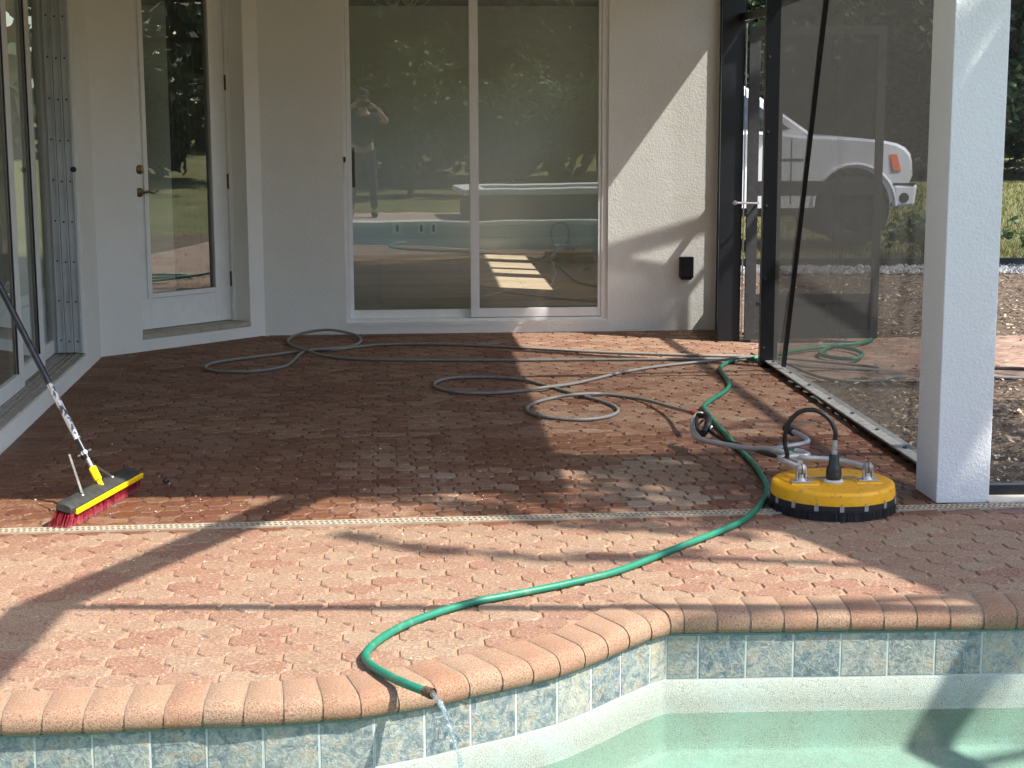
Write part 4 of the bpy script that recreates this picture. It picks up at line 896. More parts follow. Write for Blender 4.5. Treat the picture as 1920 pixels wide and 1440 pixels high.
# grey pressure hose
PH = MT('grey_pressure_hose'); PH.set(PH.mix(PH.noise(30, 4), (.15, .15, .135, 1), (.27, .265, .24, 1)), .5)
hr = .0095
hp_ = [(1700, 706, -.0), (1672, 708), (1651, 713), (1609, 715), (1557, 711), (1517, 700), (1470, 680, .03), (1418, 669), (1330, 667), (1261, 665), (1107, 659.5), (966, 651.5), (829, 645.5), (719, 646), (672, 650), (632, 655), (591, 657.5), (555, 659.5), (516, 664.5), (463, 671), (407, 679), (385, 688), (401, 695), (454, 697), (504, 693), (538, 685), (554, 672), (564, 663, .02), (581, 656.5, .025), (619, 653.5, .02), (657, 649.5), (676, 640), (671, 630, .02), (641, 621.5, .045), (610, 618.5, .055), (572, 623.5, .04), (547, 632, .02), (540, 641), (554, 650.5, .02), (579, 658.5, .03), (610, 667), (657, 672.5), (766, 675), (954, 675.5), (1089, 674.5), (1227, 674), (1330, 673), (1418, 677, .012), (1480, 684, .03), (1560, 690), (1640, 694), (1640, 688), (1560, 680), (1480, 672, .03), (1418, 669, .04), (1344, 676, .015), (1278, 682), (1220, 689), (1168, 698), (1141, 704), (1100, 714), (1065, 721, .012), (1021, 726.5, .022), (986, 732), (935, 736.5), (893, 737.5), (856, 735.5), (825, 729), (814, 721), (825, 713), (856, 708), (911, 707), (952, 709), (986, 713), (1014, 720), (1041, 728), (1079, 739), (1113, 748), (1144, 758), (1158, 767), (1155, 775), (1131, 783), (1089, 787), (1038, 784), (1003, 777), (988, 768), (1000, 756), (1038, 746), (1083, 739.5, .026), (1124, 738.5, .012), (1168, 743), (1210, 750, .015), (1261, 764, .05), (1296, 773, .10)]
hpts = [G(p[0], p[1], p[2] if len(p) > 2 else hr) for p in hp_]
pho = thing('pressure_hose', 'long grey pressure washer hose lying in loops on the shaded paving', 'hose', tuple(hpts[30]))
m = MB(); m.tube(spline(hpts, .02), hr, 10); m.build('tubing', PH.m, pho, smooth=True)
e0 = hpts[-1]; e1_ = G(1310, 779, .115); m = MB(); m.tube([e0, e1_], .012, 10); m.build('coupling', plain('red_fitting', (.35, .05, .03), .5), pho)
# two hoses crossing the mulch on the right
for k_, (y0, y1, lab) in enumerate(((690, 693, 'thin black hose crossing the mulch behind the column, the farther one'), (707, 712, 'thin grey hose crossing the mulch behind the column, nearer one'))):
    m = MB(); m.tube(spline([G(1745, y0 - 1, .0), G(1865, y0, .0), G(1960, y1, .0), G(2100, y1 + 6, .0)], .05), .010, 8); tag(m.build('garden_line', PH.m if k_ else BLACKRUB, smooth=True), lab, 'hose')

# ------------------------------------------------------------------ surface cleaner
cc = G(1560, 956); ccx = (G(1443, 950).x + G(1677, 950).x) / 2; ccy = G(1560, 979).y + .252; C0 = Vector((ccx, ccy, 0))
sc = thing('surface_cleaner', 'round yellow surface cleaner with black brush skirt and folded grey handle', 'surface cleaner', tuple(C0))
YEL = MT('scuffed_yellow_shell'); n1 = YEL.noise(34, 5, .7); n2 = YEL.noise(9, 4)
zz = YEL.N('ShaderNodeSeparateXYZ'); YEL.L(YEL.co, zz.inputs[0])
YEL.set(YEL.mix(YEL.ramp(n1, [(.57, (0, 0, 0)), (.66, (.7, .7, .7))]), YEL.mix(n2, srgb(240, 178, 18), srgb(226, 158, 10)), srgb(120, 92, 40)), .42); YEL.bump(YEL.noise(60, 3), .0008)
RR = .250
m = MB(); m.lathe([(0, .108), (.10, .108), (.175, .106), (.205, .109), (.228, .112), (.241, .1105), (.2465, .105), (.2485, .098), (.2520, .054), (.2525, .046), (.249, .046), (.246, .05)], C0, n=72); m.build('shell', YEL.m, sc, smooth=True)
rnd = random.Random(9); m = MB()
m.lathe([(.2485, .062), (.2545, .060), (.256, .045), (.2545, .032), (.2485, .032)], C0, n=72)
for i in range(900):
    a = rnd.uniform(0, 2 * math.pi); r_ = .251 + rnd.uniform(-.004, .004); b = C0 + Vector((math.cos(a), math.sin(a), 0)) * r_; t_ = C0 + Vector((math.cos(a), math.sin(a), 0)) * (r_ + rnd.uniform(-.002, .008)); tg = Vector((-math.sin(a), math.cos(a), 0)) * .0016
    m.add([(b.x - tg.x, b.y - tg.y, .04), (b.x + tg.x, b.y + tg.y, .04), (t_.x + tg.x, t_.y + tg.y, .001), (t_.x - tg.x, t_.y - tg.y, .001)], [(0, 1, 2, 3)])
m.lathe([(.2465, .034), (.2465, .002), (.244, .002)], C0, n=72)
m.build('brush_skirt', plain('black_bristle', (.012, .012, .012), .75), sc)
for k in range(16):
    a = -math.pi / 2 + (k - .1) * 2 * math.pi / 16; d = Vector((math.cos(a), math.sin(a), 0)); t_ = Vector((-d.y, d.x, 0)); c = C0 + d * .2560
    m = MB(); p = [c - t_ * .0085 - d * .001, c + t_ * .0085 - d * .001, c + t_ * .0085 + d * .002, c - t_ * .0085 + d * .002]
    m.box8([(q.x, q.y, .040) for q in p] + [(q.x, q.y, .062) for q in p]); m.lathe([(0, .003), (.003, .002), (.0035, 0)], C0 + d * .252 + Vector((0, 0, .068)), d, 8); m.build('clip', GREYALU, sc)
# pads under the brackets, label plate
GRYT = MT('brushed_grey_tube'); GRYT.set(GRYT.mix(GRYT.noise(25, 4), (.40, .40, .39, 1), (.56, .56, .54, 1)), .36, .35)
def L_(x, y, z): return C0 + Vector((x, y, z))
fL = L_(-.135, -.03, .108); fR = L_(.140, -.005, .108)
m = MB(); m.box8([L_(-.185, -.075, .106), L_(-.065, -.075, .106), L_(-.05, .02, .106), L_(-.17, .02, .106), L_(-.18, -.07, .1125), L_(-.07, -.07, .1125), L_(-.055, .015, .1125), L_(-.165, .015, .1125)])
m.box8([L_(.085, -.05, .106), L_(.20, -.05, .106), L_(.185, .045, .106), L_(.075, .045, .106), L_(.09, -.045, .1125), L_(.195, -.045, .1125), L_(.18, .04, .1125), L_(.08, .04, .1125)]); m.build('pad', YEL.m, sc, bevel=.002)
for nm, f_ in (('bracket', fL), ('bracket', fR)):
    m = MB(); m.box(f_.x - .040, f_.x + .042, f_.y - .022, f_.y + .022, .113, .118)
    m.lathe([(.022, .118), (.014, .130), (.011, .15)], (f_.x, f_.y, 0), n=16); m.box(f_.x - .021, f_.x - .014, f_.y - .013, f_.y + .013, .118, .158); m.box(f_.x + .014, f_.x + .021, f_.y - .013, f_.y + .013, .118, .158)
    o = m.build(nm, GRYT.m, sc, bevel=.002)
    m = MB(); c = (f_.x, f_.y, .165); r_ = .023
    m.lathe([(r_ * math.sin(math.pi * k / 10), -r_ * math.cos(math.pi * k / 10)) for k in range(11)], c, (1, 0, 0), 18); m.build('pivot_ball', GREYALU, o, smooth=True)
    m = MB(); m.lathe([(.0237, -.002), (.0237, .002)], c, (1, 0, 0), 18); m.build('pivot_slot', SCREWM, o)
zp = .166
yoke = [(fL.x + .0, fL.y, zp), (fL.x - .030, fL.y + .055, .172), (fL.x - .062, fL.y + .14, .176), (fL.x - .055, fL.y + .165, .178), (fL.x + .00, fL.y + .175, .180), (fL.x + .055, fL.y + .18, .182), (fL.x + .05, fL.y + .235, .183), (fL.x + .02, fL.y + .27, .184)]
m = MB(); m.tube(spline(yoke, .01), .0125, 12)
yr = [(fR.x - .002, fR.y, zp), (fR.x - .045, fR.y + .045, .170), (fR.x - .10, fR.y + .10, .174), (fR.x - .16, fR.y + .12, .176), (fR.x - .235, fR.y + .13, .178), (fR.x - .29, fR.y + .20, .18), (fR.x - .33, fR.y + .26, .182)]
m.tube(spline(yr, .01), .0125, 12); m.build('yoke', GRYT.m, sc, smooth=True)
# long handle lying back to the left
hA = G(1478, 862, .16); hB = G(1445, 843, .15); hC = G(1408, 841, .12); hD = G(1345, 831, .10); hE = G(1310, 822, .09); hF = G(1299, 806, .10); hG = G(1300, 788, .13); hH = G(1306, 779, .15); hI = G(1316, 776, .155)
m = MB(); m.tube(spline([G(1500, 868, .172), hA, hB, hC, hD, hE, hF, hG, hH, hI], .01), .0125, 12)
m.tube(spline([hB, G(1470, 838, .17), G(1505, 832, .18), G(1515, 826, .185), G(1503, 817, .185), G(1484, 808, .185), G(1478, 805, .185)], .01), .0115, 12)
m.build('handle', GRYT.m, sc, smooth=True)
m = MB(); m.tube([G(1487, 810, .185), G(1474, 803, .185)], .019, 12); m.build('grip', BLACKRUB, sc, smooth=True)
g0 = G(1312, 781, .15); g1 = G(1322, 808, .12)
m = MB(); m.tube(spline([G(1309, 778, .155), G(1306, 790, .14), G(1307, 803, .12), G(1314, 812, .11), G(1322, 814, .11)], .006), .0085, 10); m.tube(spline([G(1324, 779, .165), G(1328, 786, .155), G(1327, 797, .14), G(1323, 806, .12), G(1318, 813, .11)], .006), [.020, .020, .018, .017, .016] + [.015] * 40 if False else .018, 12); m.tube([G(1309, 779, .155), G(1326, 780, .165)], .014, 10); m.tube([G(1309, 797, .13), G(1318, 788, .14)], .005, 8)
m.build('trigger_gun', BLACKRUB, sc, smooth=True)
m = MB(); m.lathe([(.0, -.01), (.012, -.008), (.013, .014), (.009, .02)], G(1328, 801, .13), (.9, -.3, -.1), 10); m.build('gun_fitting', CHROME, sc, smooth=True)
# swivel
sw = L_(.0, -.012, 0)
m = MB(); m.lathe([(.040, .108), (.042, .114), (.034, .119), (.0, .119)], sw, n=28); m.build('swivel_base', plain('white_plastic', (.62, .62, .58), .5), sc, smooth=True)
m = MB(); m.lathe([(.0, .118), (.029, .118), (.0305, .125), (.0305, .160), (.027, .172), (.021, .184), (.0205, .218), (.018, .223), (.0, .224)], sw, n=28)
for k in range(3): m.lathe([(.0305, .150 - .006 * k), (.0318, .148 - .006 * k), (.0305, .146 - .006 * k)], sw, n=28)
m.build('swivel', plain('black_swivel_boot', (.018, .022, .02), .45), sc, smooth=True)
m = MB(); m.lathe([(.012, .222), (.0125, .236), (.0095, .238), (.0095, .246), (.012, .248), (.0115, .282), (.0, .283)], sw, n=16); m.build('swivel_fitting', GREYALU, sc, smooth=True)
topp = sw + Vector((0, 0, .28)); hb = .0095
lp = [topp, topp + Vector((.002, 0, .035)), topp + Vector((-.022, .012, .085)), topp + Vector((-.075, .03, .118)), topp + Vector((-.135, .05, .108)), topp + Vector((-.178, .07, .055)), topp + Vector((-.188, .09, -.02)), topp + Vector((-.172, .11, -.085)), G(1468, 856, .155), G(1440, 852, .13), G(1400, 838, .11), G(1365, 828, .10), G(1345, 818, .11), G(1332, 808, .12), G(1327, 801, .13)]
m = MB(); m.tube(spline(lp, .01), hb, 10); m.build('whip_hose', plain('black_hose_rubber', (.014, .014, .015), .38), sc, smooth=True)
m = MB(); m.box8([L_(-.10, .02, .113), L_(.10, .035, .113), L_(.10, .045, .113), L_(-.10, .03, .113), L_(-.10, .02, .120), L_(.10, .035, .120), L_(.10, .045, .120), L_(-.10, .03, .120)]); m.build('cross_rod', GREYALU, sc)
m = MB(); m.box8([L_(.035, .05, .1085), L_(.085, .055, .1085), L_(.085, .085, .1085), L_(.035, .08, .1085), L_(.035, .05, .1100), L_(.085, .055, .1100), L_(.085, .085, .1100), L_(.035, .08, .1100)]); m.build('sticker', plain('pale_yellow_label', (.75, .68, .20), .5), sc)
m = MB(); c = G(1490, 846, .012); m.tube(spline([G(1478, 850, .012), G(1487, 845, .02), G(1497, 846, .02), G(1503, 852, .012)], .006), .012, 8); o = m.build('green_tie', GH.m, sc, smooth=True)

# ------------------------------------------------------------------ push broom
bA = G(118, 988); bB = G(238, 898 + 22)                   # foot of the bristles, near and far end
bc = (bA + bB) / 2; bt_ = (bB - bA).normalized(); bl = (bB - bA).length + .05; bn = Vector((bt_.y, -bt_.x, 0))   # bn points to the camera side
br = thing('push_broom', 'push broom with black head, yellow edge and red bristles leaning to the left', 'broom', tuple(bc))
nrmz = Vector((0, 0, 1))
tilt = R(14); up_ = (nrmz * math.cos(tilt) - bn * math.sin(tilt) * -1).normalized(); sd_ = up_.cross(bt_).normalized()
if sd_.dot(bn) < 0: sd_ = -sd_
def Bp(a, s_, h): return bc + Vector((0, 0, .0)) + bt_ * a + sd_ * s_ + up_ * h
hl_ = bl / 2
m = MB(); hw = .042
prf_ = [(-hw, .070), (-hw, .088), (-hw * .75, .098), (0, .102), (hw * .75, .098), (hw * .93, .090), (hw * .93, .070)]
vs = []; ks = [(-hl_, .70), (-hl_ + .012, .92), (-hl_ + .03, 1), (hl_ - .03, 1), (hl_ - .012, .92), (hl_, .70)]
for (a, sc_) in ks:
    for (s_, h) in prf_: vs.append(Bp(a, s_ * sc_, .07 + (h - .07) * (sc_ * .5 + .5)))
n = len(prf_); m.add(vs, [(r * n + q, r * n + (q + 1) % n, (r + 1) * n + (q + 1) % n, (r + 1) * n + q) for r in range(len(ks) - 1) for q in range(n)] + [tuple(range(n))[::-1], tuple((len(ks) - 1) * n + q for q in range(n))])
m.build('head', plain('dusty_black_plastic', (.030, .032, .028), .6, nscale=30, var=.35), br, smooth=True)
m = MB(); P4 = [Bp(-hl_ + .02, hw * .93, .068), Bp(hl_ + .005, hw * .93, .068), Bp(hl_ + .005, hw * 1.2, .066), Bp(-hl_ + .02, hw * 1.2, .066), Bp(-hl_ + .02, hw * .93, .088), Bp(hl_ + .005, hw * .93, .088), Bp(hl_ + .005, hw * 1.13, .086), Bp(-hl_ + .02, hw * 1.13, .086)]
m.box8([P4[3], P4[2], P4[1], P4[0], P4[7], P4[6], P4[5], P4[4]]); YP = plain('yellow_plastic', srgb(245, 196, 10)[:3], .35, nscale=25, var=.10); m.build('scraper_edge', YP, br, bevel=.003)
m = MB()
for k in range(9): a = -hl_ + .004 + .002 * k; m.tube([Bp(a + .003 * k, -.03, .089 + .001 * k), Bp(a + .003 * k, .02, .088 + .0015 * k)], .0016, 5) if k % 2 == 0 else None
m.build('end_rib', BLACKRUB, br)
rnd = random.Random(21); m = MB()
for i in range(5200):
    a = rnd.uniform(-hl_ + .005, hl_ - .005); s_ = rnd.uniform(-hw * .9, hw * .95); fl = (a / hl_)
    endk = max(0, (abs(fl) - .8) / .2); ta = a + fl * .030 * endk + rnd.gauss(0, .004); ts = s_ * 1.35 + rnd.gauss(0, .004)
    p = Bp(a, s_, .072); q = Bp(ta, ts, 0); q.z = rnd.uniform(.001, .008); md = (p + q) / 2 + Vector((rnd.gauss(0, .002), rnd.gauss(0, .002), 0)); th_ = .0011; t1 = bt_ * th_; t2 = sd_ * th_
    c = min(1, max(0, rnd.gauss(.5, .25) - fl * .35 + .0))
    m.add([p - t1, p + t1, md + t1, md - t1, q + t1 * .8, q - t1 * .8], [(0, 1, 2, 3), (3, 2, 4, 5)], c)
BR = MT('red_bristle'); zb_ = BR.N('ShaderNodeSeparateXYZ'); BR.L(BR.co, zb_.inputs[0])
BR.set(BR.mix(BR.ramp(zb_.outputs[2], [(.0, (.55,) * 3), (.03, (.0,) * 3)]), BR.ramp(BR.attr('tint'), [(0, srgb(110, 8, 26)), (.6, srgb(160, 22, 48)), (1, srgb(206, 84, 100))]), srgb(216, 128, 132)), .55)
m.build('bristles', BR.m, br, attr=True)
# socket and pole
s0_ = Bp(.01, -.004, .098)
pole_top = G(-14, 505, 1.03)
cand = None
def ray_at(px, py, y): d = ray(px, py); return CAM + d * (y / d.y)
j0 = ray_at(181, 910, s0_.y - .005); base_p = s0_
pd1 = ray_at(150, 845, s0_.y + .03); tip_p = ray_at(-60, 420, s0_.y + .34)
ax = (tip_p - base_p).normalized()
m = MB(); m.lathe([(.0, -.01), (.011, -.008), (.0115, .02), (.0165, .024), (.0175, .075), (.0155, .082), (.011, .084)], base_p, ax, 6); m.build('socket', YP, br)
m = MB(); m.tube([base_p + ax * .05, base_p + ax * .17], .0085, 14); m.build('ferrule', GREYALU, br, smooth=True)
m = MB(); m.tube([base_p + ax * .125, base_p + ax * .215], .0125, 14); m.build('pole_sleeve', BLACKALU, br, smooth=True)
WP = MT('worn_white_paint'); wf = WP.ramp(WP.noise(70, 4, .7, WP.map((1, 1, .35))), [(.50, (0, 0, 0)), (.56, (1, 1, 1))]); WP.set(WP.mix(wf, (.74, .74, .72, 1), (.05, .055, .06, 1)), .5)
m = MB(); m.tube([base_p + ax * .215, base_p + ax * .475], .0132, 14); m.build('worn_wrap', WP.m, br, smooth=True)
m = MB(); m.tube([base_p + ax * .475, base_p + ax * 1.55], .0138, 14); m.lathe([(.0138, 1.55), (.012, 1.57), (0, 1.575)], base_p, ax, 14); m.build('pole', plain('dark_steel_pole', (.045, .05, .058), .35, .6, nscale=30, var=.3), br, smooth=True)
clp = base_p + ax * .150
m = MB(); cx_ = ax.cross(Vector((0, 1, 0))).normalized(); m.tube([clp - cx_ * .024, clp + cx_ * .024], .006, 8); m.lathe([(.0145, -.008), (.0145, .008)], clp, ax, 16); m.lathe([(0, -.032), (.007, -.030), (.007, -.024), (.005, -.02)], clp, cx_, 10); m.lathe([(0, .032), (.007, .030), (.007, .024), (.005, .02)], clp, cx_, 10); m.build('clamp', CHROME, br, smooth=True)
rf = Bp(.135, -.01, .103); lf = Bp(-.178, .0, .103)
m = MB(); m.bar(clp + cx_ * .024, rf, .010, .003, up=(0, -1, .4)); m.build('brace', SCREWM, br)
lt = ray_at(130, 852, clp.y - .03); m = MB(); m.bar(lt, lf, .008, .003, up=(0, -1, .4)); m.build('brace', GREYALU, br)
for f_ in (rf, lf):
    m = MB(); m.lathe([(0, .006), (.006, .005), (.010, .001), (.010, -.004)], f_, up_, 12); m.build('bolt', CHROME, br, smooth=True)

# ------------------------------------------------------------------ small litter on the paving
m = MB(); c = G(311, 901, .01); m.lathe([(.006, -.010), (.012, -.010), (.013, 0), (.012, .010), (.006, .010), (.005, 0), (.006, -.01)], c, (.6, .5, .5), 7); tag(m.build('rubber_plug', BLACKRUB), 'small black rubber plug lying on the paving right of the broom', 'plug')
rnd = random.Random(8); m = MB()
for i in range(420):
    px = rnd.uniform(60, 1100); py = rnd.uniform(700, 960) if rnd.random() < .8 else rnd.uniform(960, 1240); p = G(px, py, .0005)
    if not inside(p.x, p.y, deck) or p.x < LW.pt((p.y - LW.a.y), 0).x + .05: continue
    r_ = rnd.uniform(.0015, .0045) * (1.5 if rnd.random() < .06 else 1)
    m.add([p + Vector((r_, 0, 0)), p + Vector((0, r_ * .8, 0)), p + Vector((-r_, 0, 0)), p + Vector((0, -r_ * .9, 0)), p + Vector((0, 0, r_ * .9))], [(0, 1, 4), (1, 2, 4), (2, 3, 4), (3, 0, 4)])
tag(m.build('grit', plain('pale_grit', (.55, .48, .40), .9, nscale=200, var=.4)), 'pale grit scattered over the brick paving', 'grit', kind='stuff')

# ------------------------------------------------------------------ white pickup truck on the lawn
TX = CAM.x + (1707 - 960) / FPX * 18.55; TY = 18.4; TS = 1
tk = thing('pickup_truck', 'white pickup truck parked on the lawn, front end to the right', 'truck', (TX - 2.8, TY + 1, -.05))
def X(x): return TX + x
TZ = .03
WX = (-.66, -4.25); WR = .39; AR = .42
PAINT = plain('white_truck_paint', (.74, .75, .77), .28, nscale=3, var=.03, coat=.6)
def arch(cx, r, n=14): return [(cx + r * math.cos(math.pi * k / n), .47 + r * math.sin(math.pi * k / n)) for k in range(n + 1)]
prof_b = [(-.06, .70), (-.02, .80), (-.03, .95), (-.05, 1.03), (-.11, 1.10), (-.20, 1.145), (-.34, 1.175), (-.60, 1.20), (-.95, 1.22), (-1.14, 1.22), (-1.40, 1.25), (-5.72, 1.27), (-5.78, .62), (-5.70, .55)]
low = [(WX[1] - AR, .50)] + [(x, z) for x, z in arch(WX[1], AR)[::-1]] + [(WX[1] + AR, .45), (WX[0] - AR, .45)] + [(x, z) for x, z in arch(WX[0], AR)[::-1]] + [(WX[0] + AR, .50), (-.10, .55)]
pf = prof_b + low
m = MB(); n = len(pf); ys = [(0, .05), (.06, .0), (1.86, .0), (1.92, .05)]
vs = []
for (yy, ins) in ys:
    cx_b = -2.9; 
    for (x, z) in pf: vs.append((X(x + (ins * .6 if x < cx_b else -ins * .6)), TY + yy, TZ + z - (ins * .5 if z > 1 else 0)))
fs = [(r * n + i, r * n + (i + 1) % n, (r + 1) * n + (i + 1) % n, (r + 1) * n + i) for r in range(3) for i in range(n)] + [tuple(range(n))[::-1], tuple(3 * n + i for i in range(n))]
m.add(vs, fs); m.build('body', PAINT, tk, smooth=True)
m = MB(); cabp = [(-1.08, 1.22), (-1.98, 1.86), (-2.6, 1.95), (-3.9, 1.95), (-4.05, 1.90), (-4.15, 1.25)]
vs = [(X(x), TY + .10 + (z - 1.25) * .22, TZ + z) for x, z in cabp] + [(X(x), TY + 1.82 - (z - 1.25) * .22, TZ + z) for x, z in cabp]; n = len(cabp)
m.add(vs, [tuple(range(n)), tuple(range(n, 2 * n))[::-1]] + [(i, n + i, n + (i + 1) % n, (i + 1) % n) for i in range(n)]); m.build('cab', PAINT, tk, bevel=.03)
TG = plain('dark_truck_glass', (.02, .025, .03), .08, 0, coat=.5)
m = MB()
for w_ in ([(-1.36, 1.30), (-2.04, 1.80), (-2.72, 1.84), (-2.72, 1.30)], [(-2.82, 1.30), (-2.82, 1.84), (-3.80, 1.84), (-3.98, 1.30)]):
    m.add([(X(x), TY + .10 + (z - 1.25) * .22 - .012, TZ + z) for x, z in w_], [(0, 1, 2, 3)])
m.add([(X(-1.19), TY + .2, TZ + 1.31), (X(-1.90), TY + .3, TZ + 1.82), (X(-1.90), TY + 1.6, TZ + 1.82), (X(-1.19), TY + 1.7, TZ + 1.31)], [(0, 1, 2, 3)]); m.build('windows', TG, tk)
m = MB(); m.box8([(X(-.25), TY - .02, TZ + .45), (X(.0), TY + .0, TZ + .47), (X(.0), TY + 1.9, TZ + .47), (X(-.25), TY + 1.94, TZ + .45), (X(-.24), TY - .02, TZ + .70), (X(.03), TY + .0, TZ + .70), (X(.03), TY + 1.9, TZ + .70), (X(-.24), TY + 1.94, TZ + .70)]); m.build('bumper', PAINT, tk, bevel=.03)
m = MB(); m.box(X(-.24), X(.0), TY - .012, TY + .03, TZ + .70, TZ + .718); m.build('bumper_gap', BLACKRUB, tk)
m = MB(); m.lathe([(0, .01), (.05, .008), (.055, 0)], (X(-.12), TY - .012, TZ + .56), (0, -1, 0), 14); m.build('fog_lamp', BLACKRUB, tk)
HL = plain('headlight_lens', (.30, .32, .32), .12, .3, coat=.8); m = MB()
m.box8([(X(-.27), TY - .008, TZ + .83), (X(-.035), TY + .012, TZ + .83), (X(-.035), TY + .3, TZ + .83), (X(-.27), TY + .3, TZ + .83), (X(-.30), TY + .0, TZ + 1.05), (X(-.07), TY + .03, TZ + 1.03), (X(-.07), TY + .3, TZ + 1.03), (X(-.30), TY + .3, TZ + 1.05)]); hl2 = m.build('headlight', HL, tk, bevel=.01)
m = MB(); m.box8([(X(-.25), TY - .016, TZ + .86), (X(-.16), TY - .010, TZ + .85), (X(-.16), TY + .02, TZ + .85), (X(-.25), TY + .02, TZ + .86), (X(-.29), TY - .008, TZ + 1.03), (X(-.21), TY - .004, TZ + 1.03), (X(-.21), TY + .02, TZ + 1.03), (X(-.29), TY + .02, TZ + 1.03)]); m.build('side_marker', plain('orange_reflector', (.75, .16, .05), .3), hl2)
m = MB(); m.box(X(-1.55), X(-1.22), TY - .004, TY + .01, TZ + .96, TZ + .985); m.box(X(-1.36), X(-1.35), TY - .003, TY + .01, TZ + .5, TZ + 1.2); m.box(X(-2.76), X(-2.75), TY - .003, TY + .01, TZ + .5, TZ + 1.24); m.build('door_gap', SCREWM, tk)
m = MB(); m.box(X(-1.75), X(-1.55), TY - .22, TY - .0, TZ + 1.28, TZ + 1.44); m.build('side_mirror', BLACKRUB, tk, bevel=.03)
m = MB(); m.tube([(X(WX[0] + (AR + .03) * math.cos(math.pi * k / 16)), TY + .0, TZ + .47 + (AR + .03) * math.sin(math.pi * k / 16)) for k in range(17)], .022, 8); m.build('wheel_arch_lip', PAINT, tk, smooth=True)
for wx in WX:
    for wy in (.02, 1.68):
        c = (X(wx), TY + wy, TZ + .42); s_ = 1
        m = MB(); m.lathe([(.24, .0), (.33, -.01), (.39, .01), (WR, .05), (WR, .20), (.39, .24), (.30, .24)], c, (0, 1, 0), 28); wo = m.build('wheel', plain('tyre_rubber', (.02, .02, .02), .85), tk, smooth=True)
        m = MB(); m.lathe([(.25, .01), (.22, .05), (.20, .05), (0, .045)], c, (0, 1, 0), 20)
        for k in range(6):
            a = k * math.pi / 3; m.bar((c[0], c[1] + .03, c[2]), (c[0] + .23 * math.cos(a), c[1] + .02, c[2] + .23 * math.sin(a)), .05, .03, up=(0, 1, 0))
        m.build('rim', plain('dark_rim', (.03, .03, .03), .5, .3), wo, smooth=True)
m = MB(); m.box(X(-5.6), X(-.3), TY + .15, TY + 1.77, TZ + .35, TZ + .6); m.build('underbody', BLACKRUB, tk)

# ------------------------------------------------------------------ photographer, mirrored in the patio door
PX, PY = -.50, -.30
pe = thing('person', 'person in dark clothes and cap holding up a phone, mirrored in the patio door', 'person', (PX, PY, 0))
def skin(name, vs, es, rad, mat, parent, root=0, sub=2):
    me = bpy.data.meshes.new(name); me.from_pydata([Vector(v) - Vector((0, 0, 0)) for v in vs], es, []); me.materials.append(mat); o = bpy.data.objects.new(name, me); COL.objects.link(o); o.parent = parent
    md = o.modifiers.new('skin', 'SKIN'); md.use_smooth_shade = True
    for i, r_ in enumerate(rad): me.skin_vertices[0].data[i].radius = (r_, r_ * .85) if not isinstance(r_, tuple) else r_
    me.skin_vertices[0].data[root].use_root = True
    s_ = o.modifiers.new('sub', 'SUBSURF'); s_.levels = sub; s_.render_levels = sub; return o
SKIN = plain('skin', (.50, .30, .21), .55, nscale=30, var=.06); SHIRT = plain('dark_shirt', (.03, .035, .04), .9, nscale=20, var=.2); TROU = plain('dark_trousers', (.045, .045, .045), .9, nscale=20, var=.2)
body_v = [(0, 0, .98), (0, 0, 1.12), (0, .01, 1.28), (0, .01, 1.42), (0, .02, 1.50), (0, .04, 1.58), (0, .05, 1.66), (0, .05, 1.73),
          (.17, .01, 1.42), (.36, .07, 1.36), (.20, .22, 1.55), (-.17, .01, 1.42), (-.36, .07, 1.36), (-.20, .22, 1.55),
          (.10, 0, .90), (.13, .02, .50), (.15, 0, .09), (-.10, 0, .90), (-.15, .02, .50), (-.19, 0, .09)]
body_e = [(0, 1), (1, 2), (2, 3), (3, 4), (4, 5), (5, 6), (6, 7), (3, 8), (8, 9), (9, 10), (3, 11), (11, 12), (12, 13), (0, 14), (14, 15), (15, 16), (0, 17), (17, 18), (18, 19)]
body_r = [(.15, .11), (.15, .10), (.17, .11), (.15, .10), .06, .065, .095, .08, .055, .042, .028, .055, .042, .028, .095, .060, .042, .095, .060, .042]
skin('body', body_v, body_e, body_r, SKIN, pe)
skin('shirt', [(0, 0, .93), (0, 0, 1.12), (0, .01, 1.28), (0, .01, 1.43), (.18, .01, 1.43), (.29, .05, 1.39), (-.18, .01, 1.43), (-.29, .05, 1.39)], [(0, 1), (1, 2), (2, 3), (3, 4), (4, 5), (3, 6), (6, 7)], [(.175, .13), (.165, .12), (.185, .125), (.16, .11), .078, .070, .078, .070], SHIRT, pe)
skin('trousers', [(0, 0, 1.04), (.10, 0, .88), (.13, .02, .50), (.15, 0, .10), (-.10, 0, .88), (-.15, .02, .50), (-.19, 0, .10)], [(0, 1), (1, 2), (2, 3), (0, 4), (4, 5), (5, 6)], [(.165, .125), .115, .082, .068, .115, .082, .068], TROU, pe)
for sx in (.15, -.19): skin('shoe', [(sx, -.05, .05), (sx, .08, .045), (sx * 1.05, .20, .035)], [(0, 1), (1, 2)], [.048, .05, .036], BLACKRUB, pe)
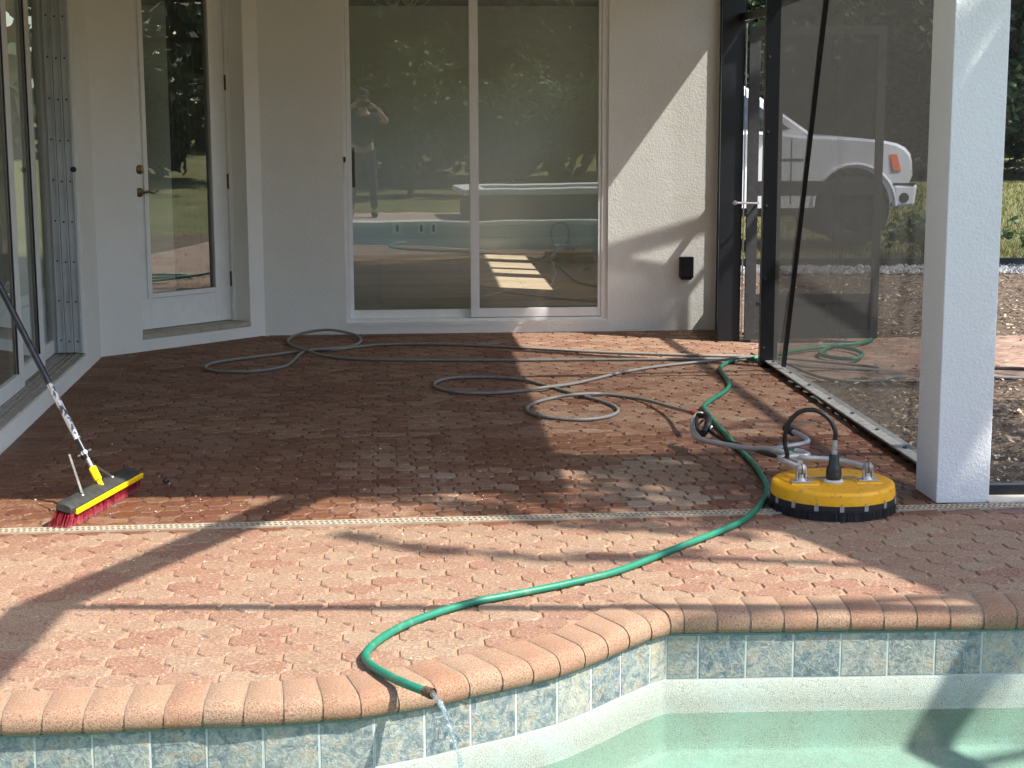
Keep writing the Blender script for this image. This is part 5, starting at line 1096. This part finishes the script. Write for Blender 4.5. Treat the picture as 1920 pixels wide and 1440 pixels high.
for sx in (1, -1):
    hv_ = [(sx * .19, .22, 1.555), (sx * .145, .25, 1.585)]; he = [(0, 1)]; hr_ = [.026, .030]
    for f_ in range(4):
        b = len(hv_); hv_ += [(sx * .115, .262 - .004 * f_, 1.615 - .020 * f_), (sx * .088, .278, 1.618 - .021 * f_), (sx * .070, .268, 1.616 - .021 * f_)]; he += [(1, b), (b, b + 1), (b + 1, b + 2)]; hr_ += [.010, .0088, .008]
    b = len(hv_); hv_ += [(sx * .13, .225, 1.612), (sx * .095, .228, 1.625)]; he += [(1, b), (b, b + 1)]; hr_ += [.011, .009]
    skin('hand', hv_, he, hr_, SKIN, pe)
def local(mb, name, mat, smooth=True, bevel=0):
    mb.v = [(v[0] + PX, v[1] + PY, v[2]) for v in mb.v]; return mb.build(name, mat, pe, smooth=smooth, bevel=bevel)
m = MB(); m.lathe([(.100, 1.70), (.104, 1.74), (.098, 1.79), (.07, 1.825), (0, 1.84)], (0, .04, 0), n=20); m.add([(-.075, .12, 1.725), (.075, .12, 1.725), (.06, .21, 1.712), (-.06, .21, 1.712), (-.075, .12, 1.735), (.075, .12, 1.735), (.06, .21, 1.720), (-.06, .21, 1.720)], [(3, 2, 1, 0), (4, 5, 6, 7), (2, 3, 7, 6), (1, 2, 6, 5), (0, 3, 7, 4)]); local(m, 'cap', SHIRT)
m = MB(); m.lathe([(0, -.012), (.011, -.006), (.012, .004), (0, .014)], (0, .145, 1.65), (0, .6, -.6), 8)
for sx in (1, -1): m.lathe([(0, .0), (.008, .004), (0, .008)], (sx * .034, .128, 1.685), (0, 1, 0), 8); m.lathe([(0, -.008), (.026, 0), (0, .01)], (sx * .096, .04, 1.66), (sx, 0, 0), 10)
m.tube([(-.025, .132, 1.605), (0, .138, 1.602), (.025, .132, 1.605)], .005, 6); local(m, 'face', SKIN)
m = MB(); m.box(-.08, .08, .270, .278, 1.560, 1.640); m.lathe([(0, .002), (.008, .002), (.008, 0)], (-.06, .278, 1.622), (0, 1, 0), 10); local(m, 'phone', BLACKRUB, False, .003)

scene.cycles.max_bounces = 10; scene.cycles.transparent_max_bounces = 24; scene.cycles.diffuse_bounces = 8; scene.cycles.glossy_bounces = 5
scene.cycles.caustics_reflective = False; scene.cycles.caustics_refractive = False
